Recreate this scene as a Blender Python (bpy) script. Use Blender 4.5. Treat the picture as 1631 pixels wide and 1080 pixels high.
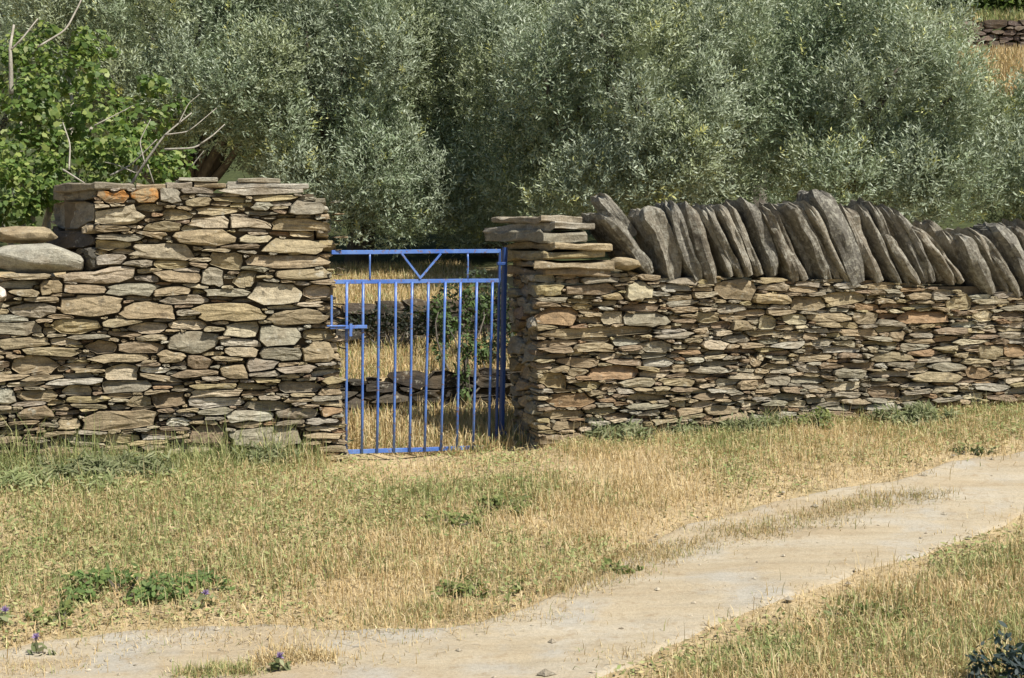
import bpy, math, random
import numpy as np
from mathutils import Vector

# ------------------------------------------------------------------ camera, sky, sun, exposure
scene = bpy.context.scene
for o in list(bpy.data.objects):
    bpy.data.objects.remove(o)
COL = scene.collection
EYE = 1.55
PITCH = math.radians(3.66)
SUN_PHI = math.radians(54)      # to the right of the camera's back
SUN_EL = math.radians(56)

cam_d = bpy.data.cameras.new('camera')
cam_d.lens = 50; cam_d.sensor_width = 36; cam_d.clip_start = 0.05; cam_d.clip_end = 1000
cam = bpy.data.objects.new('camera', cam_d); COL.objects.link(cam)
cam.location = (0, 0, EYE); cam.rotation_euler = (math.pi/2 - PITCH, 0, 0)
scene.camera = cam

sun_dir = Vector((math.sin(SUN_PHI)*math.cos(SUN_EL), -math.cos(SUN_PHI)*math.cos(SUN_EL), math.sin(SUN_EL)))
world = bpy.data.worlds.new('World'); scene.world = world; world.use_nodes = True
wn = world.node_tree; bg = wn.nodes['Background']
sky = wn.nodes.new('ShaderNodeTexSky'); sky.sky_type = 'NISHITA'; sky.sun_disc = False
sky.sun_elevation = SUN_EL
sky.sun_rotation = math.atan2(sun_dir.x, sun_dir.y)
wn.links.new(sky.outputs[0], bg.inputs[0]); bg.inputs[1].default_value = 0.065
sl = bpy.data.lights.new('sun', 'SUN'); sl.energy = 5.0; sl.angle = math.radians(0.5); sl.color = (1.0, 0.94, 0.84)
sun = bpy.data.objects.new('sun', sl); COL.objects.link(sun)
sun.rotation_euler = (-sun_dir).to_track_quat('-Z', 'Y').to_euler()
sun.location = sun_dir*30
scene.view_settings.view_transform = 'Standard'
scene.view_settings.look = 'None'
scene.view_settings.exposure = 0.46
scene.view_settings.gamma = 1.0
scene.render.engine = 'CYCLES'
scene.cycles.max_bounces = 6
scene.cycles.transparent_max_bounces = 4

# ------------------------------------------------------------------ numeric helpers
rng = np.random.default_rng(7)
random.seed(7)
F = 1631*50/36
def hash2(ix, iy, s=0):
    h = (ix.astype(np.int64)*374761393 + iy.astype(np.int64)*668265263 + s*974711) & 0x7fffffff
    h = ((h ^ (h >> 13))*1274126177) & 0x7fffffff
    return ((h ^ (h >> 16)) & 0xffff)/65535.0
def vnoise(x, y, s=0):
    x = np.asarray(x, float); y = np.asarray(y, float)
    ix = np.floor(x); iy = np.floor(y); fx = x-ix; fy = y-iy
    fx = fx*fx*(3-2*fx); fy = fy*fy*(3-2*fy)
    a = hash2(ix, iy, s); b = hash2(ix+1, iy, s); c = hash2(ix, iy+1, s); d = hash2(ix+1, iy+1, s)
    return (a*(1-fx)+b*fx)*(1-fy) + (c*(1-fx)+d*fx)*fy
def fbm(x, y, s=0, o=3):
    r = 0; amp = .5; t = 0
    for k in range(o):
        r = r + amp*vnoise(np.asarray(x)*2**k, np.asarray(y)*2**k, s+k*17); t += amp; amp *= .5
    return r/t
def sstep(a, b, x):
    t = np.clip((np.asarray(x, float)-a)/(b-a), 0, 1)
    return t*t*(3-2*t)
def nrm(a):
    return a/np.maximum(np.linalg.norm(a, axis=-1, keepdims=True), 1e-9)

cp, sp = math.cos(PITCH), math.sin(PITCH)
def ray(px, py):
    a = (px-815.5)/F; b = (540-py)/F
    return np.array([a, cp + b*sp, -sp + b*cp])
WA = math.radians(16)                      # the wall line recedes to the right
WX, WY = -1.107, 8.8
ca, sa = math.cos(WA), math.sin(WA)
def to_uv(x, y):
    return (x-WX)*ca + (y-WY)*sa, -(x-WX)*sa + (y-WY)*ca
def from_uv(u, v):
    return WX + u*ca - v*sa, WY + u*sa + v*ca
def at_depth(px, py, y):
    r = ray(px, py); t = y/r[1]
    return np.array([r[0]*t, y, EYE + r[2]*t])
def at_wall(px, py, v=0.0):
    """pixel -> (u, z) on the plane v = const of the wall line"""
    r = ray(px, py)
    t = (v + (-WX*sa + WY*ca))/(-r[0]*sa + r[1]*ca)
    u, _ = to_uv(r[0]*t, r[1]*t)
    return u, EYE + r[2]*t

# ------------------------------------------------------------------ terrain height
def height(x, y):
    x = np.asarray(x, float); y = np.asarray(y, float)
    u, v = to_uv(x, y)
    yc = np.minimum(y, 14); xc = np.clip(x, -7, 7)
    z = 0.03*xc + 0.035*(yc-5)
    A = 0.125 + 0.10*sstep(0.3, -1.6, u)
    z = z + A*sstep(-2.7, -0.3, v)
    z = z - 0.075*np.exp(-((u-.75)/.55)**4 - ((v-.05)/.55)**2)
    vv = v + 0.14*(fbm(u*0.9, v*0+3.3, 5)-.5)
    s1 = 0.27*sstep(1.60, 1.70, vv)
    s2 = 0.33*sstep(3.10, 3.20, vv)
    rise = 0.08*np.clip(vv-1.7, 0, 1.5) + 0.10*np.clip(vv-3.2, 0, 2.0)
    z = z + s1 + s2 + rise
    z = z + 0.20*np.clip(y-15, 0, 200) + 0.16*np.clip(y-37, 0, 200)
    z = z + sstep(25, 30, y)*0.74
    far = 0.72*sstep(33.05, 33.35, y)
    z = z + far
    near = 1 - sstep(14, 20, y)
    z = z + near*(0.05*(fbm(x*1.3, y*1.3, 1)-.5) + 0.018*(fbm(x*6, y*6, 2)-.5))
    return z
def on_ground(px, py, t0=3.0, t1=60.0):
    r = ray(px, py)
    t = np.linspace(t0, t1, 6000)
    zz = EYE + r[2]*t - height(r[0]*t, r[1]*t)
    k = np.argmax(zz < 0)
    return np.array([r[0]*t[k], r[1]*t[k], float(height(r[0]*t[k], r[1]*t[k]))])

# road outline, measured along its two edges
UP = [(-900, 1090), (-400, 1065), (0, 1030), (180, 1008), (360, 1000), (560, 1008), (720, 1004), (860, 962), (960, 918), (1040, 858), (1100, 826), (1250, 794), (1400, 766), (1520, 740), (1631, 718), (1800, 690), (2050, 655)]
LO = [(-900, 1500), (-400, 1420), (0, 1320), (300, 1240), (600, 1180), (900, 1105), (1020, 1062), (1120, 1008), (1240, 962), (1400, 902), (1520, 862), (1631, 826), (1800, 780), (2050, 725)]
UPW = np.array([on_ground(*p)[:2] for p in UP]); LOW = np.array([on_ground(*p, t0=1.2)[:2] for p in LO])
def y_up(x):
    return np.interp(x, UPW[:, 0], UPW[:, 1]) + 0.30*(fbm(np.asarray(x)*2.2, np.asarray(x)*0+1.7, 9, 5)-.5)
def y_lo(x):
    return np.interp(x, LOW[:, 0], LOW[:, 1]) + 0.26*(fbm(np.asarray(x)*2.6, np.asarray(x)*0+8.7, 11)-.5)

# ------------------------------------------------------------------ object helpers
def link(o, parent=None):
    COL.objects.link(o)
    if parent is not None: o.parent = parent
    return o
def tag(o, label=None, cat=None, group=None, kind=None):
    if label: o['label'] = label
    if cat: o['category'] = cat
    if group: o['group'] = group
    if kind: o['kind'] = kind
    return o
def empty(name, loc, label, cat, group=None):
    o = bpy.data.objects.new(name, None); o.empty_display_size = .1
    COL.objects.link(o); o.location = loc
    return tag(o, label, cat, group)
def mesh_np(name, V, faces_flat, sizes, mat, cols=None, smooth=False):
    """mesh from numpy arrays"""
    me = bpy.data.meshes.new(name)
    V = np.asarray(V, np.float32); L = np.asarray(faces_flat, np.int32); S = np.asarray(sizes, np.int32)
    me.vertices.add(len(V)); me.vertices.foreach_set('co', V.ravel())
    me.loops.add(len(L)); me.loops.foreach_set('vertex_index', L)
    me.polygons.add(len(S))
    st = np.zeros(len(S), np.int32); st[1:] = np.cumsum(S)[:-1]
    me.polygons.foreach_set('loop_start', st); me.polygons.foreach_set('loop_total', S)
    me.polygons.foreach_set('use_smooth', np.full(len(S), smooth, bool))
    if cols is not None:
        at = me.color_attributes.new('tint', 'FLOAT_COLOR', 'POINT')
        c4 = np.ones((len(V), 4), np.float32); c4[:, :3] = cols
        at.data.foreach_set('color', c4.ravel())
    me.materials.append(mat)
    me.update(calc_edges=True); me.validate()
    return me
def add(name, me, parent=None, loc=(0, 0, 0)):
    o = bpy.data.objects.new(name, me); o.location = loc
    return link(o, parent)
def wloc(parent, p):
    q = parent.location
    return (p[0]-q[0], p[1]-q[1], p[2]-q[2])

# ------------------------------------------------------------------ materials
def new_mat(name):
    m = bpy.data.materials.new(name); m.use_nodes = True
    nt = m.node_tree; b = nt.nodes['Principled BSDF']
    return m, nt, b
def N(nt, typ, **kw):
    n = nt.nodes.new(typ)
    for k, v in kw.items(): setattr(n, k, v)
    return n
def noise(nt, vec, scale, detail=5, rough=.6):
    n = N(nt, 'ShaderNodeTexNoise'); n.inputs['Scale'].default_value = scale
    n.inputs['Detail'].default_value = detail; n.inputs['Roughness'].default_value = rough
    if vec is not None: nt.links.new(vec, n.inputs['Vector'])
    return n.outputs['Fac']
def ramp(nt, fac, stops):
    r = N(nt, 'ShaderNodeValToRGB'); el = r.color_ramp.elements
    while len(el) < len(stops): el.new(.5)
    for e, (p, c) in zip(el, stops):
        e.position = p; e.color = (c, c, c, 1) if not hasattr(c, '__len__') else (*c, 1)
    nt.links.new(fac, r.inputs[0]); return r.outputs[0]
def mix(nt, fac, a, b, mode='MIX'):
    n = N(nt, 'ShaderNodeMix', data_type='RGBA', blend_type=mode)
    for sock, val in ((n.inputs[0], fac), (n.inputs[6], a), (n.inputs[7], b)):
        if isinstance(val, (int, float)): sock.default_value = val
        elif isinstance(val, tuple): sock.default_value = (*val, 1)
        else: nt.links.new(val, sock)
    return n.outputs[2]
def geo_pos(nt, scale=(1, 1, 1)):
    g = N(nt, 'ShaderNodeNewGeometry')
    mp = N(nt, 'ShaderNodeMapping'); mp.inputs['Scale'].default_value = scale
    nt.links.new(g.outputs['Position'], mp.inputs['Vector']); return mp.outputs[0]
def attr(nt):
    a = N(nt, 'ShaderNodeAttribute'); a.attribute_name = 'tint'; return a.outputs['Color']
def bump(nt, b, hgt, strength, dist):
    n = N(nt, 'ShaderNodeBump'); n.inputs['Strength'].default_value = strength; n.inputs['Distance'].default_value = dist
    nt.links.new(hgt, n.inputs['Height']); nt.links.new(n.outputs[0], b.inputs['Normal'])

def stone_material(name, lichen=0.62, orange=False):
    m, nt, b = new_mat(name)
    p = geo_pos(nt); ps = geo_pos(nt, (5, 5, 26))
    n1 = noise(nt, p, 26, 6, .7); n2 = noise(nt, ps, 1.6, 5, .65); n3 = noise(nt, p, 5.5, 3, .5)
    n0 = noise(nt, p, 110, 4, .75)
    c = mix(nt, 1.0, attr(nt), ramp(nt, n1, [(.25, .6), (.5, 1.0), (.75, 1.35)]), 'MULTIPLY')
    c = mix(nt, .9, c, ramp(nt, n0, [(.3, .62), (.5, 1.0), (.7, 1.32)]), 'MULTIPLY')
    c = mix(nt, 0.75, c, ramp(nt, n2, [(.3, .62), (.5, 1.0), (.72, 1.25)]), 'MULTIPLY')
    # brown weathering and pale lichen blotches
    c = mix(nt, ramp(nt, n3, [(.5, 0.0), (.68, .4)]), c, (0.20, 0.145, 0.085))
    n4 = noise(nt, p, 17, 5, .7)
    c = mix(nt, ramp(nt, n4, [(lichen-.03, 0.0), (lichen+.08, .75)]), c, (0.46, 0.44, 0.36))
    n6 = noise(nt, p, 11, 4, .6)
    c = mix(nt, ramp(nt, n6, [(.63, 0.0), (.72, .6)]), c, (0.055, 0.05, 0.042))
    if orange:
        n5 = noise(nt, p, 13, 4, .6)
        c = mix(nt, ramp(nt, n5, [(.44, 0.0), (.54, .85)]), c, (0.40, 0.175, 0.04))
    nt.links.new(c, b.inputs['Base Color']); b.inputs['Roughness'].default_value = .92
    b.inputs['Specular IOR Level'].default_value = .2
    hh = mix(nt, .5, mix(nt, .45, n1, n0), n2)
    bump(nt, b, hh, 1.0, .02)
    return m
STONE = stone_material('schist')
LICHEN = stone_material('schist_orange_lichen', orange=True)

m, nt, b = new_mat('coping_schist')
tc = N(nt, 'ShaderNodeTexCoord')
mp = N(nt, 'ShaderNodeMapping'); mp.inputs['Scale'].default_value = (36, 11, 6); nt.links.new(tc.outputs['Object'], mp.inputs[0])
gp = geo_pos(nt)
n1 = noise(nt, mp.outputs[0], 1.0, 6, .65); n2 = noise(nt, gp, 48, 6, .78); n3 = noise(nt, gp, 24, 5, .7)
c = mix(nt, 1.0, attr(nt), ramp(nt, n1, [(.3, .6), (.5, 1.0), (.7, 1.25)]), 'MULTIPLY')
c = mix(nt, .9, c, ramp(nt, n2, [(.25, .5), (.5, 1.0), (.75, 1.5)]), 'MULTIPLY')
c = mix(nt, ramp(nt, n3, [(.50, 0.0), (.60, .75)]), c, (0.40, 0.39, 0.33))
n6 = noise(nt, gp, 9, 4, .6)
c = mix(nt, ramp(nt, n6, [(.58, 0.0), (.7, .7)]), c, (0.07, 0.06, 0.045))
nt.links.new(c, b.inputs['Base Color']); b.inputs['Roughness'].default_value = .93; b.inputs['Specular IOR Level'].default_value = .2
bump(nt, b, mix(nt, .45, n1, n2), 1.0, .035)
COPING = m

m, nt, b = new_mat('wall_core_earth')
p = geo_pos(nt); n1 = noise(nt, p, 20, 5)
nt.links.new(ramp(nt, n1, [(.3, (0.07, 0.055, 0.036)), (.7, (0.17, 0.135, 0.085))]), b.inputs['Base Color']); b.inputs['Roughness'].default_value = 1
CORE = m

m, nt, b = new_mat('dry_soil')
p = geo_pos(nt); n1 = noise(nt, p, 3.0, 5); n2 = noise(nt, p, 45, 6, .75); n3 = noise(nt, p, 11, 5, .7)
c = ramp(nt, n1, [(.3, (0.42, 0.325, 0.19)), (.55, (0.50, 0.395, 0.235)), (.75, (0.34, 0.285, 0.15))])
c = mix(nt, .85, c, ramp(nt, n2, [(.28, .5), (.5, 1.0), (.72, 1.4)]), 'MULTIPLY')
c = mix(nt, .7, c, ramp(nt, n3, [(.3, .6), (.5, 1.0), (.7, 1.25)]), 'MULTIPLY')
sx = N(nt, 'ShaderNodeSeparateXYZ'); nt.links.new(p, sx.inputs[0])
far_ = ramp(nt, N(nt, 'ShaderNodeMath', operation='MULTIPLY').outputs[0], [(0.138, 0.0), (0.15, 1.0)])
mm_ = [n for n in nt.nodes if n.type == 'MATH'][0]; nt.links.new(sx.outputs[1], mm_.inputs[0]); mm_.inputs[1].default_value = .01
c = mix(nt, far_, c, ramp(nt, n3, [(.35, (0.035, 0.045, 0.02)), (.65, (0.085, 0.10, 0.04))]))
nt.links.new(c, b.inputs['Base Color']); b.inputs['Roughness'].default_value = 1; b.inputs['Specular IOR Level'].default_value = .1
bump(nt, b, n2, .8, .02)
SOIL = m

m, nt, b = new_mat('pale_dirt_track')
p = geo_pos(nt); pr = N(nt, 'ShaderNodeMapping'); pr.inputs['Rotation'].default_value = (0, 0, -math.radians(38)); pr.inputs['Scale'].default_value = (.7, 3.2, 1); nt.links.new(p, pr.inputs[0])
n1 = noise(nt, pr.outputs[0], 1.3, 5, .6); n2 = noise(nt, p, 70, 6, .8); n3 = noise(nt, p, 2.4, 4, .55); n4 = noise(nt, p, 16, 5, .7)
c = ramp(nt, n1, [(.32, (0.36, 0.29, 0.19)), (.5, (0.40, 0.34, 0.24)), (.68, (0.42, 0.375, 0.29))])
c = mix(nt, ramp(nt, n3, [(.52, 0.0), (.66, .8)]), c, (0.38, 0.36, 0.31))
c = mix(nt, .7, c, ramp(nt, n2, [(.25, .62), (.5, 1.0), (.75, 1.3)]), 'MULTIPLY')
c = mix(nt, ramp(nt, n4, [(.54, 0.0), (.68, .6)]), c, (0.29, 0.22, 0.135))
pr2 = N(nt, 'ShaderNodeMapping'); pr2.inputs['Rotation'].default_value = (0, 0, -math.radians(40)); pr2.inputs['Scale'].default_value = (1.2, 14, 1); nt.links.new(p, pr2.inputs[0])
n7 = noise(nt, pr2.outputs[0], 1.0, 6, .7)
c = mix(nt, .5, c, ramp(nt, n7, [(.3, .72), (.5, 1.0), (.7, 1.16)]), 'MULTIPLY')
nt.links.new(c, b.inputs['Base Color']); b.inputs['Roughness'].default_value = .95; b.inputs['Specular IOR Level'].default_value = .15
bump(nt, b, mix(nt, .5, n2, n4), .6, .015)
TRACK = m

def leaf_material(name, rough=.5, trans=.25, tcol=(0.3, 0.4, 0.08), spec=.4):
    m, nt, b = new_mat(name)
    c = attr(nt)
    nt.links.new(c, b.inputs['Base Color']); b.inputs['Roughness'].default_value = rough
    b.inputs['Specular IOR Level'].default_value = spec
    tr = N(nt, 'ShaderNodeBsdfTranslucent')
    nt.links.new(mix(nt, .5, c, tcol), tr.inputs[0])
    ms = N(nt, 'ShaderNodeMixShader'); ms.inputs[0].default_value = trans
    nt.links.new(b.outputs[0], ms.inputs[1]); nt.links.new(tr.outputs[0], ms.inputs[2])
    nt.links.new(ms.outputs[0], nt.nodes['Material Output'].inputs[0])
    return m
OLIVE = leaf_material('olive_leaf', .5, .28, (0.26, 0.31, 0.13), .45)
FIG = leaf_material('fig_leaf', .5, .3, (0.22, 0.4, 0.04), .35)
GRASS = leaf_material('grass_blade', .75, .22, (0.45, 0.38, 0.13), .15)
WEED = leaf_material('weed_leaf', .6, .25, (0.2, 0.33, 0.05), .25)

def bark(name, a, bb):
    m, nt, b = new_mat(name)
    p = geo_pos(nt, (1, 1, .35)); n1 = noise(nt, p, 22, 6, .7)
    nt.links.new(ramp(nt, n1, [(.3, a), (.7, bb)]), b.inputs['Base Color']); b.inputs['Roughness'].default_value = .95
    bump(nt, b, n1, .8, .02); return m
BARK = bark('olive_bark', (0.05, 0.042, 0.034), (0.17, 0.15, 0.12))
PALEBARK = bark('bare_grey_branch', (0.26, 0.235, 0.19), (0.50, 0.47, 0.40))

m, nt, b = new_mat('faded_blue_paint')
p = geo_pos(nt); n1 = noise(nt, p, 38, 5, .7); n2 = noise(nt, p, 7, 4, .6)
c = mix(nt, ramp(nt, n2, [(.38, 0.0), (.62, .8)]), (0.055, 0.14, 0.46), (0.14, 0.25, 0.55))
c = mix(nt, ramp(nt, n1, [(.57, 0.0), (.63, .85)]), c, (0.17, 0.10, 0.06))
nt.links.new(c, b.inputs['Base Color']); b.inputs['Roughness'].default_value = .3
bump(nt, b, n1, .25, .002)
BLUE = m
m, nt, b = new_mat('dark_blue_paint')
p = geo_pos(nt); n1 = noise(nt, p, 30, 5, .7)
c = mix(nt, ramp(nt, n1, [(.62, 0.0), (.7, .7)]), (0.028, 0.07, 0.235), (0.13, 0.08, 0.05))
nt.links.new(c, b.inputs['Base Color']); b.inputs['Roughness'].default_value = .4
DBLUE = m
m, nt, b = new_mat('thistle_purple')
b.inputs['Base Color'].default_value = (0.30, 0.22, 0.42, 1); b.inputs['Roughness'].default_value = .8
PURPLE = m

# ------------------------------------------------------------------ ground and road
def axis(segs):
    out = []
    for a, bb, st in segs: out += list(np.arange(a, bb, st))
    return np.array(out + [segs[-1][1]])
gx = axis([(-90, -12, 6), (-12, -5, .5), (-5, 6, .06), (6, 14, .4), (14, 90, 6)])
gy = axis([(-12, 2, 1), (2, 13.5, .06), (13.5, 26, .5), (26, 36, .15), (36, 150, 6)])
GX, GY = np.meshgrid(gx, gy)
GZ = height(GX, GY)
def grid_faces(nx, ny):
    i = np.arange(nx-1)[None, :] + nx*np.arange(ny-1)[:, None]
    return np.stack([i, i+1, i+1+nx, i+nx], -1).reshape(-1, 4)
fc = grid_faces(len(gx), len(gy))
me = mesh_np('ground', np.stack([GX.ravel(), GY.ravel(), GZ.ravel()], 1), fc.ravel(), np.full(len(fc), 4), SOIL, smooth=True)
tag(add('ground', me), 'dry straw coloured soil rising in terraces behind the walls', None, None, 'structure')

rx = np.linspace(-4.5, 8.0, 260); ns = 40
tt = np.linspace(0, 1, ns)
yu = y_up(rx); yl = y_lo(rx)
RX = np.repeat(rx[None, :], ns, 0); RY = yl[None, :]*(1-tt[:, None]) + yu[None, :]*tt[:, None]
edge = np.minimum(tt, 1-tt)[:, None]
RZ = height(RX, RY) + 0.010*np.minimum(1, edge*30) - 0.012*(edge < 1e-6)
fc = grid_faces(len(rx), ns)
me = mesh_np('road', np.stack([RX.ravel(), RY.ravel(), RZ.ravel()], 1), fc.ravel(), np.full(len(fc), 4), TRACK, smooth=True)
tag(add('road', me), 'pale beige dirt track curving past the verge', None, None, 'structure')

# ------------------------------------------------------------------ dry stone walls
TAN = (0.315, 0.258, 0.165)
COLORS = {'t': TAN, 'p': (0.41, 0.355, 0.25), 'g': (0.275, 0.247, 0.185), 'w': (0.58, 0.53, 0.43), 'y': (0.345, 0.288, 0.165),
          'r': (0.295, 0.205, 0.122), 'b': (0.245, 0.19, 0.128), 'd': (0.10, 0.09, 0.075), 'o': (0.34, 0.26, 0.15), 'l': (0.365, 0.342, 0.275)}
def jitter_col(c, r):
    f = r.uniform(.84, 1.14)
    return tuple(max(.02, v*f*r.uniform(.975, 1.025)) for v in c)

def pack(traced, u0, u1, z0f, z1f, passes, seed, sizef=lambda u, z: 1.0):
    """stones as wedges (u, z, a, b, rot, colour key); traced ones first, then ever smaller fillers"""
    r = random.Random(seed)
    S = [list(t) for t in traced]
    cap = 4000
    arr = np.zeros((cap, 6)); n = 0
    for t in S:
        arr[n, :5] = t[:5]; arr[n, 5] = r.uniform(-.3, .3); n += 1
    tu = np.linspace(u0, u1, 300)
    t0 = np.array([float(z0f(q)) for q in tu]); t1 = np.array([float(z1f(q)) for q in tu])
    for (amin, amax, asp0, asp1, tries, k) in passes:
        for _ in range(tries):
            u = r.uniform(u0, u1); q = int((u-u0)/(u1-u0)*299); lo = t0[q]; hi = t1[q]
            z = r.uniform(lo, hi)
            f = sizef(u, z)
            a = r.uniform(amin, amax)*f; bb = max(a/r.uniform(asp0, asp1), .0085)
            if z+bb*.6 > hi: continue
            if n:
                A = arr[:n]
                d = (np.abs(u-A[:, 0])/(A[:, 2]+k*a))**3 + (np.abs(z-A[:, 1])/(A[:, 3]+k*bb))**3
                if d.min() < 1: continue
            rot = r.gauss(0, .07)
            S.append([u, z, a, bb, rot, None])
            arr[n] = [u, z, a, bb, rot, r.uniform(-.65, .65)]; n += 1
    return S, arr[:n]
def outlines(S, arr, inside, K=14, gap=.0020, rmax=1.5):
    res = []
    th = np.arange(K)*2*math.pi/K
    rr = np.linspace(.25, rmax, 46)
    P_ = 4.0
    for i, s in enumerate(S):
        u, z, a, bb, rot, _ = s
        rs = np.random.RandomState(i+int(abs(u)*1000))
        t = th + rs.uniform(-.2, .2, K)
        ct, st = np.cos(t), np.sin(t)
        nn = (np.abs(ct)**P_ + np.abs(st)**P_)**(1/P_)
        ex, ez = a*ct/nn, bb*st/nn
        ez = ez*(1-arr[i, 5]*ct/nn)
        cx, sx = math.cos(rot), math.sin(rot)
        dx, dz = ex*cx-ez*sx, ex*sx+ez*cx
        PU = u + dx[:, None]*rr; PZ = z + dz[:, None]*rr
        nb = np.where((np.abs(arr[:, 0]-u) < 1.8*a+.4) & (np.abs(arr[:, 1]-z) < 1.8*bb+.12))[0]
        nb = nb[nb != i]
        if len(nb):
            N_ = arr[nb]
            cj, sj = np.cos(N_[:, 4])[:, None, None], np.sin(N_[:, 4])[:, None, None]
            X = PU[None]-N_[:, 0][:, None, None]; Z = PZ[None]-N_[:, 1][:, None, None]
            xr = (X*cj+Z*sj)/N_[:, 2][:, None, None]; zr = (-X*sj+Z*cj)/N_[:, 3][:, None, None]
            zr = zr/np.maximum(1-N_[:, 5][:, None, None]*np.clip(xr, -1.3, 1.3), .3)
            D = np.sqrt(np.sqrt((xr*xr)**2 + (zr*zr)**2)).min(0)
        else: D = np.full(PU.shape, 9.0)
        bad = ~((rr[None, :] < D) & inside(PU, PZ))
        first = np.where(bad.any(1), bad.argmax(1), len(rr)-1)
        r = rr[np.maximum(first-1, 0)]
        L = np.sqrt(dx**2+dz**2)
        r = np.maximum(r - gap/np.maximum(L, .008)*(0.4+1.3*rs.rand(K))*(.25+.95*np.abs(st)), .2)
        r = np.minimum(r, 1.3*.5*(np.roll(r, 1)+np.roll(r, -1)))*rs.uniform(.93, 1.0, K)
        res.append((u + dx*r, z + dz*r))
    return res
def stone_mesh_data(U, Z, u, z, r, depth=.15, prot=None, flat=.9):
    """closed stone: back ring, rim ring, chipped front ring, inner ring, centre. local (du, v, dz), v<0 towards the viewer"""
    K = len(U)
    du, dz = U-u, Z-z
    w = max(np.ptp(du), .01); h = max(np.ptp(dz), .008)
    prot = r.uniform(-.028, .034) if prot is None else prot
    tx, tz = r.uniform(-.12, .12), r.uniform(-.2, .42)
    bev = min(.005, h*.10)
    jig = np.array([r.uniform(-1, 1) for _ in range(K*3)])
    sc = 1 - bev/np.maximum(np.sqrt(du**2+dz**2), .012)
    sc = np.clip(sc, .7, .98) + .012*jig[:K]
    rings = []
    rings.append((du*.9, np.full(K, depth), dz*.9))
    rings.append((du, np.full(K, bev*1.2)+.003*jig[K:2*K], dz))
    fx, fz = du*sc, dz*sc
    rings.append((fx, -prot + tx*fx + tz*fz + .005*jig[2*K:], fz))
    ox, oz = r.uniform(-.15, .15)*w, r.uniform(-.18, .18)*h
    ix, iz = du*.45+ox, dz*.45+oz
    lump = min(.010, h*.09)
    rings.append((ix, -prot + tx*ix + tz*iz - lump*r.uniform(-.3, 1.2)+.004*jig[:K], iz))
    V = np.concatenate([np.stack(q, 1) for q in rings] + [np.array([[ox, -prot+tx*ox+tz*oz-lump*r.uniform(-.3, 1.2), oz]])])
    f = []; sz = []
    for k in range(3):
        for i in range(K):
            j = (i+1) % K
            f += [k*K+i, k*K+j, (k+1)*K+j, (k+1)*K+i]; sz.append(4)
    for i in range(K):
        f += [3*K+i, 3*K+(i+1) % K, 4*K]; sz.append(3)
    f += list(range(K-1, -1, -1)); sz.append(K)
    return V, f, sz
def build_face(wall, S, outl, frame, colf, seed, visible=None, limit=300, used=0, mat=STONE, name='stone', depth=.15):
    """frame(u, v, z) -> world. The largest go in as single parts, the rest as one part of kind stuff"""
    r = random.Random(seed)
    area = [np.ptp(o[0])*np.ptp(o[1]) for o in outl]
    order = sorted(range(len(S)), key=lambda i: -(area[i]*(1 if visible is None or visible(S[i][0], S[i][1]) else .01)))
    rest_v, rest_f, rest_s, rest_c, off = [], [], [], [], 0
    n = used
    for i in order:
        u, z = S[i][0], S[i][1]
        U, Z = outl[i]
        if area[i] < 1.5e-4: continue
        V, f, sz = stone_mesh_data(U, Z, u, z, r, depth=depth*r.uniform(.8, 1.3))
        W = frame(u+V[:, 0], V[:, 1], z+V[:, 2])
        key = S[i][5]
        col = jitter_col(COLORS[key], r) if key else colf(u, z, r)
        mm = LICHEN if key == 'o' else mat
        if n < limit and area[i] > 5e-4 and (visible is None or visible(u, z)):
            c = frame(np.array([u]), np.array([0.0]), np.array([z]))[0]
            me = mesh_np(name, W-c, f, sz, mm, cols=np.tile(col, (len(W), 1)))
            add(name, me, wall, wloc(wall, c)); n += 1
        else:
            rest_v.append(W); rest_f += [q+off for q in f]; rest_s += sz; rest_c.append(np.tile(col, (len(W), 1))); off += len(W)
    if rest_v:
        me = mesh_np('small_stones', np.concatenate(rest_v)-np.array(wall.location), rest_f, rest_s, mat, cols=np.concatenate(rest_c))
        o = add('small_stones', me, wall); o['kind'] = 'stuff'
    return n
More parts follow.
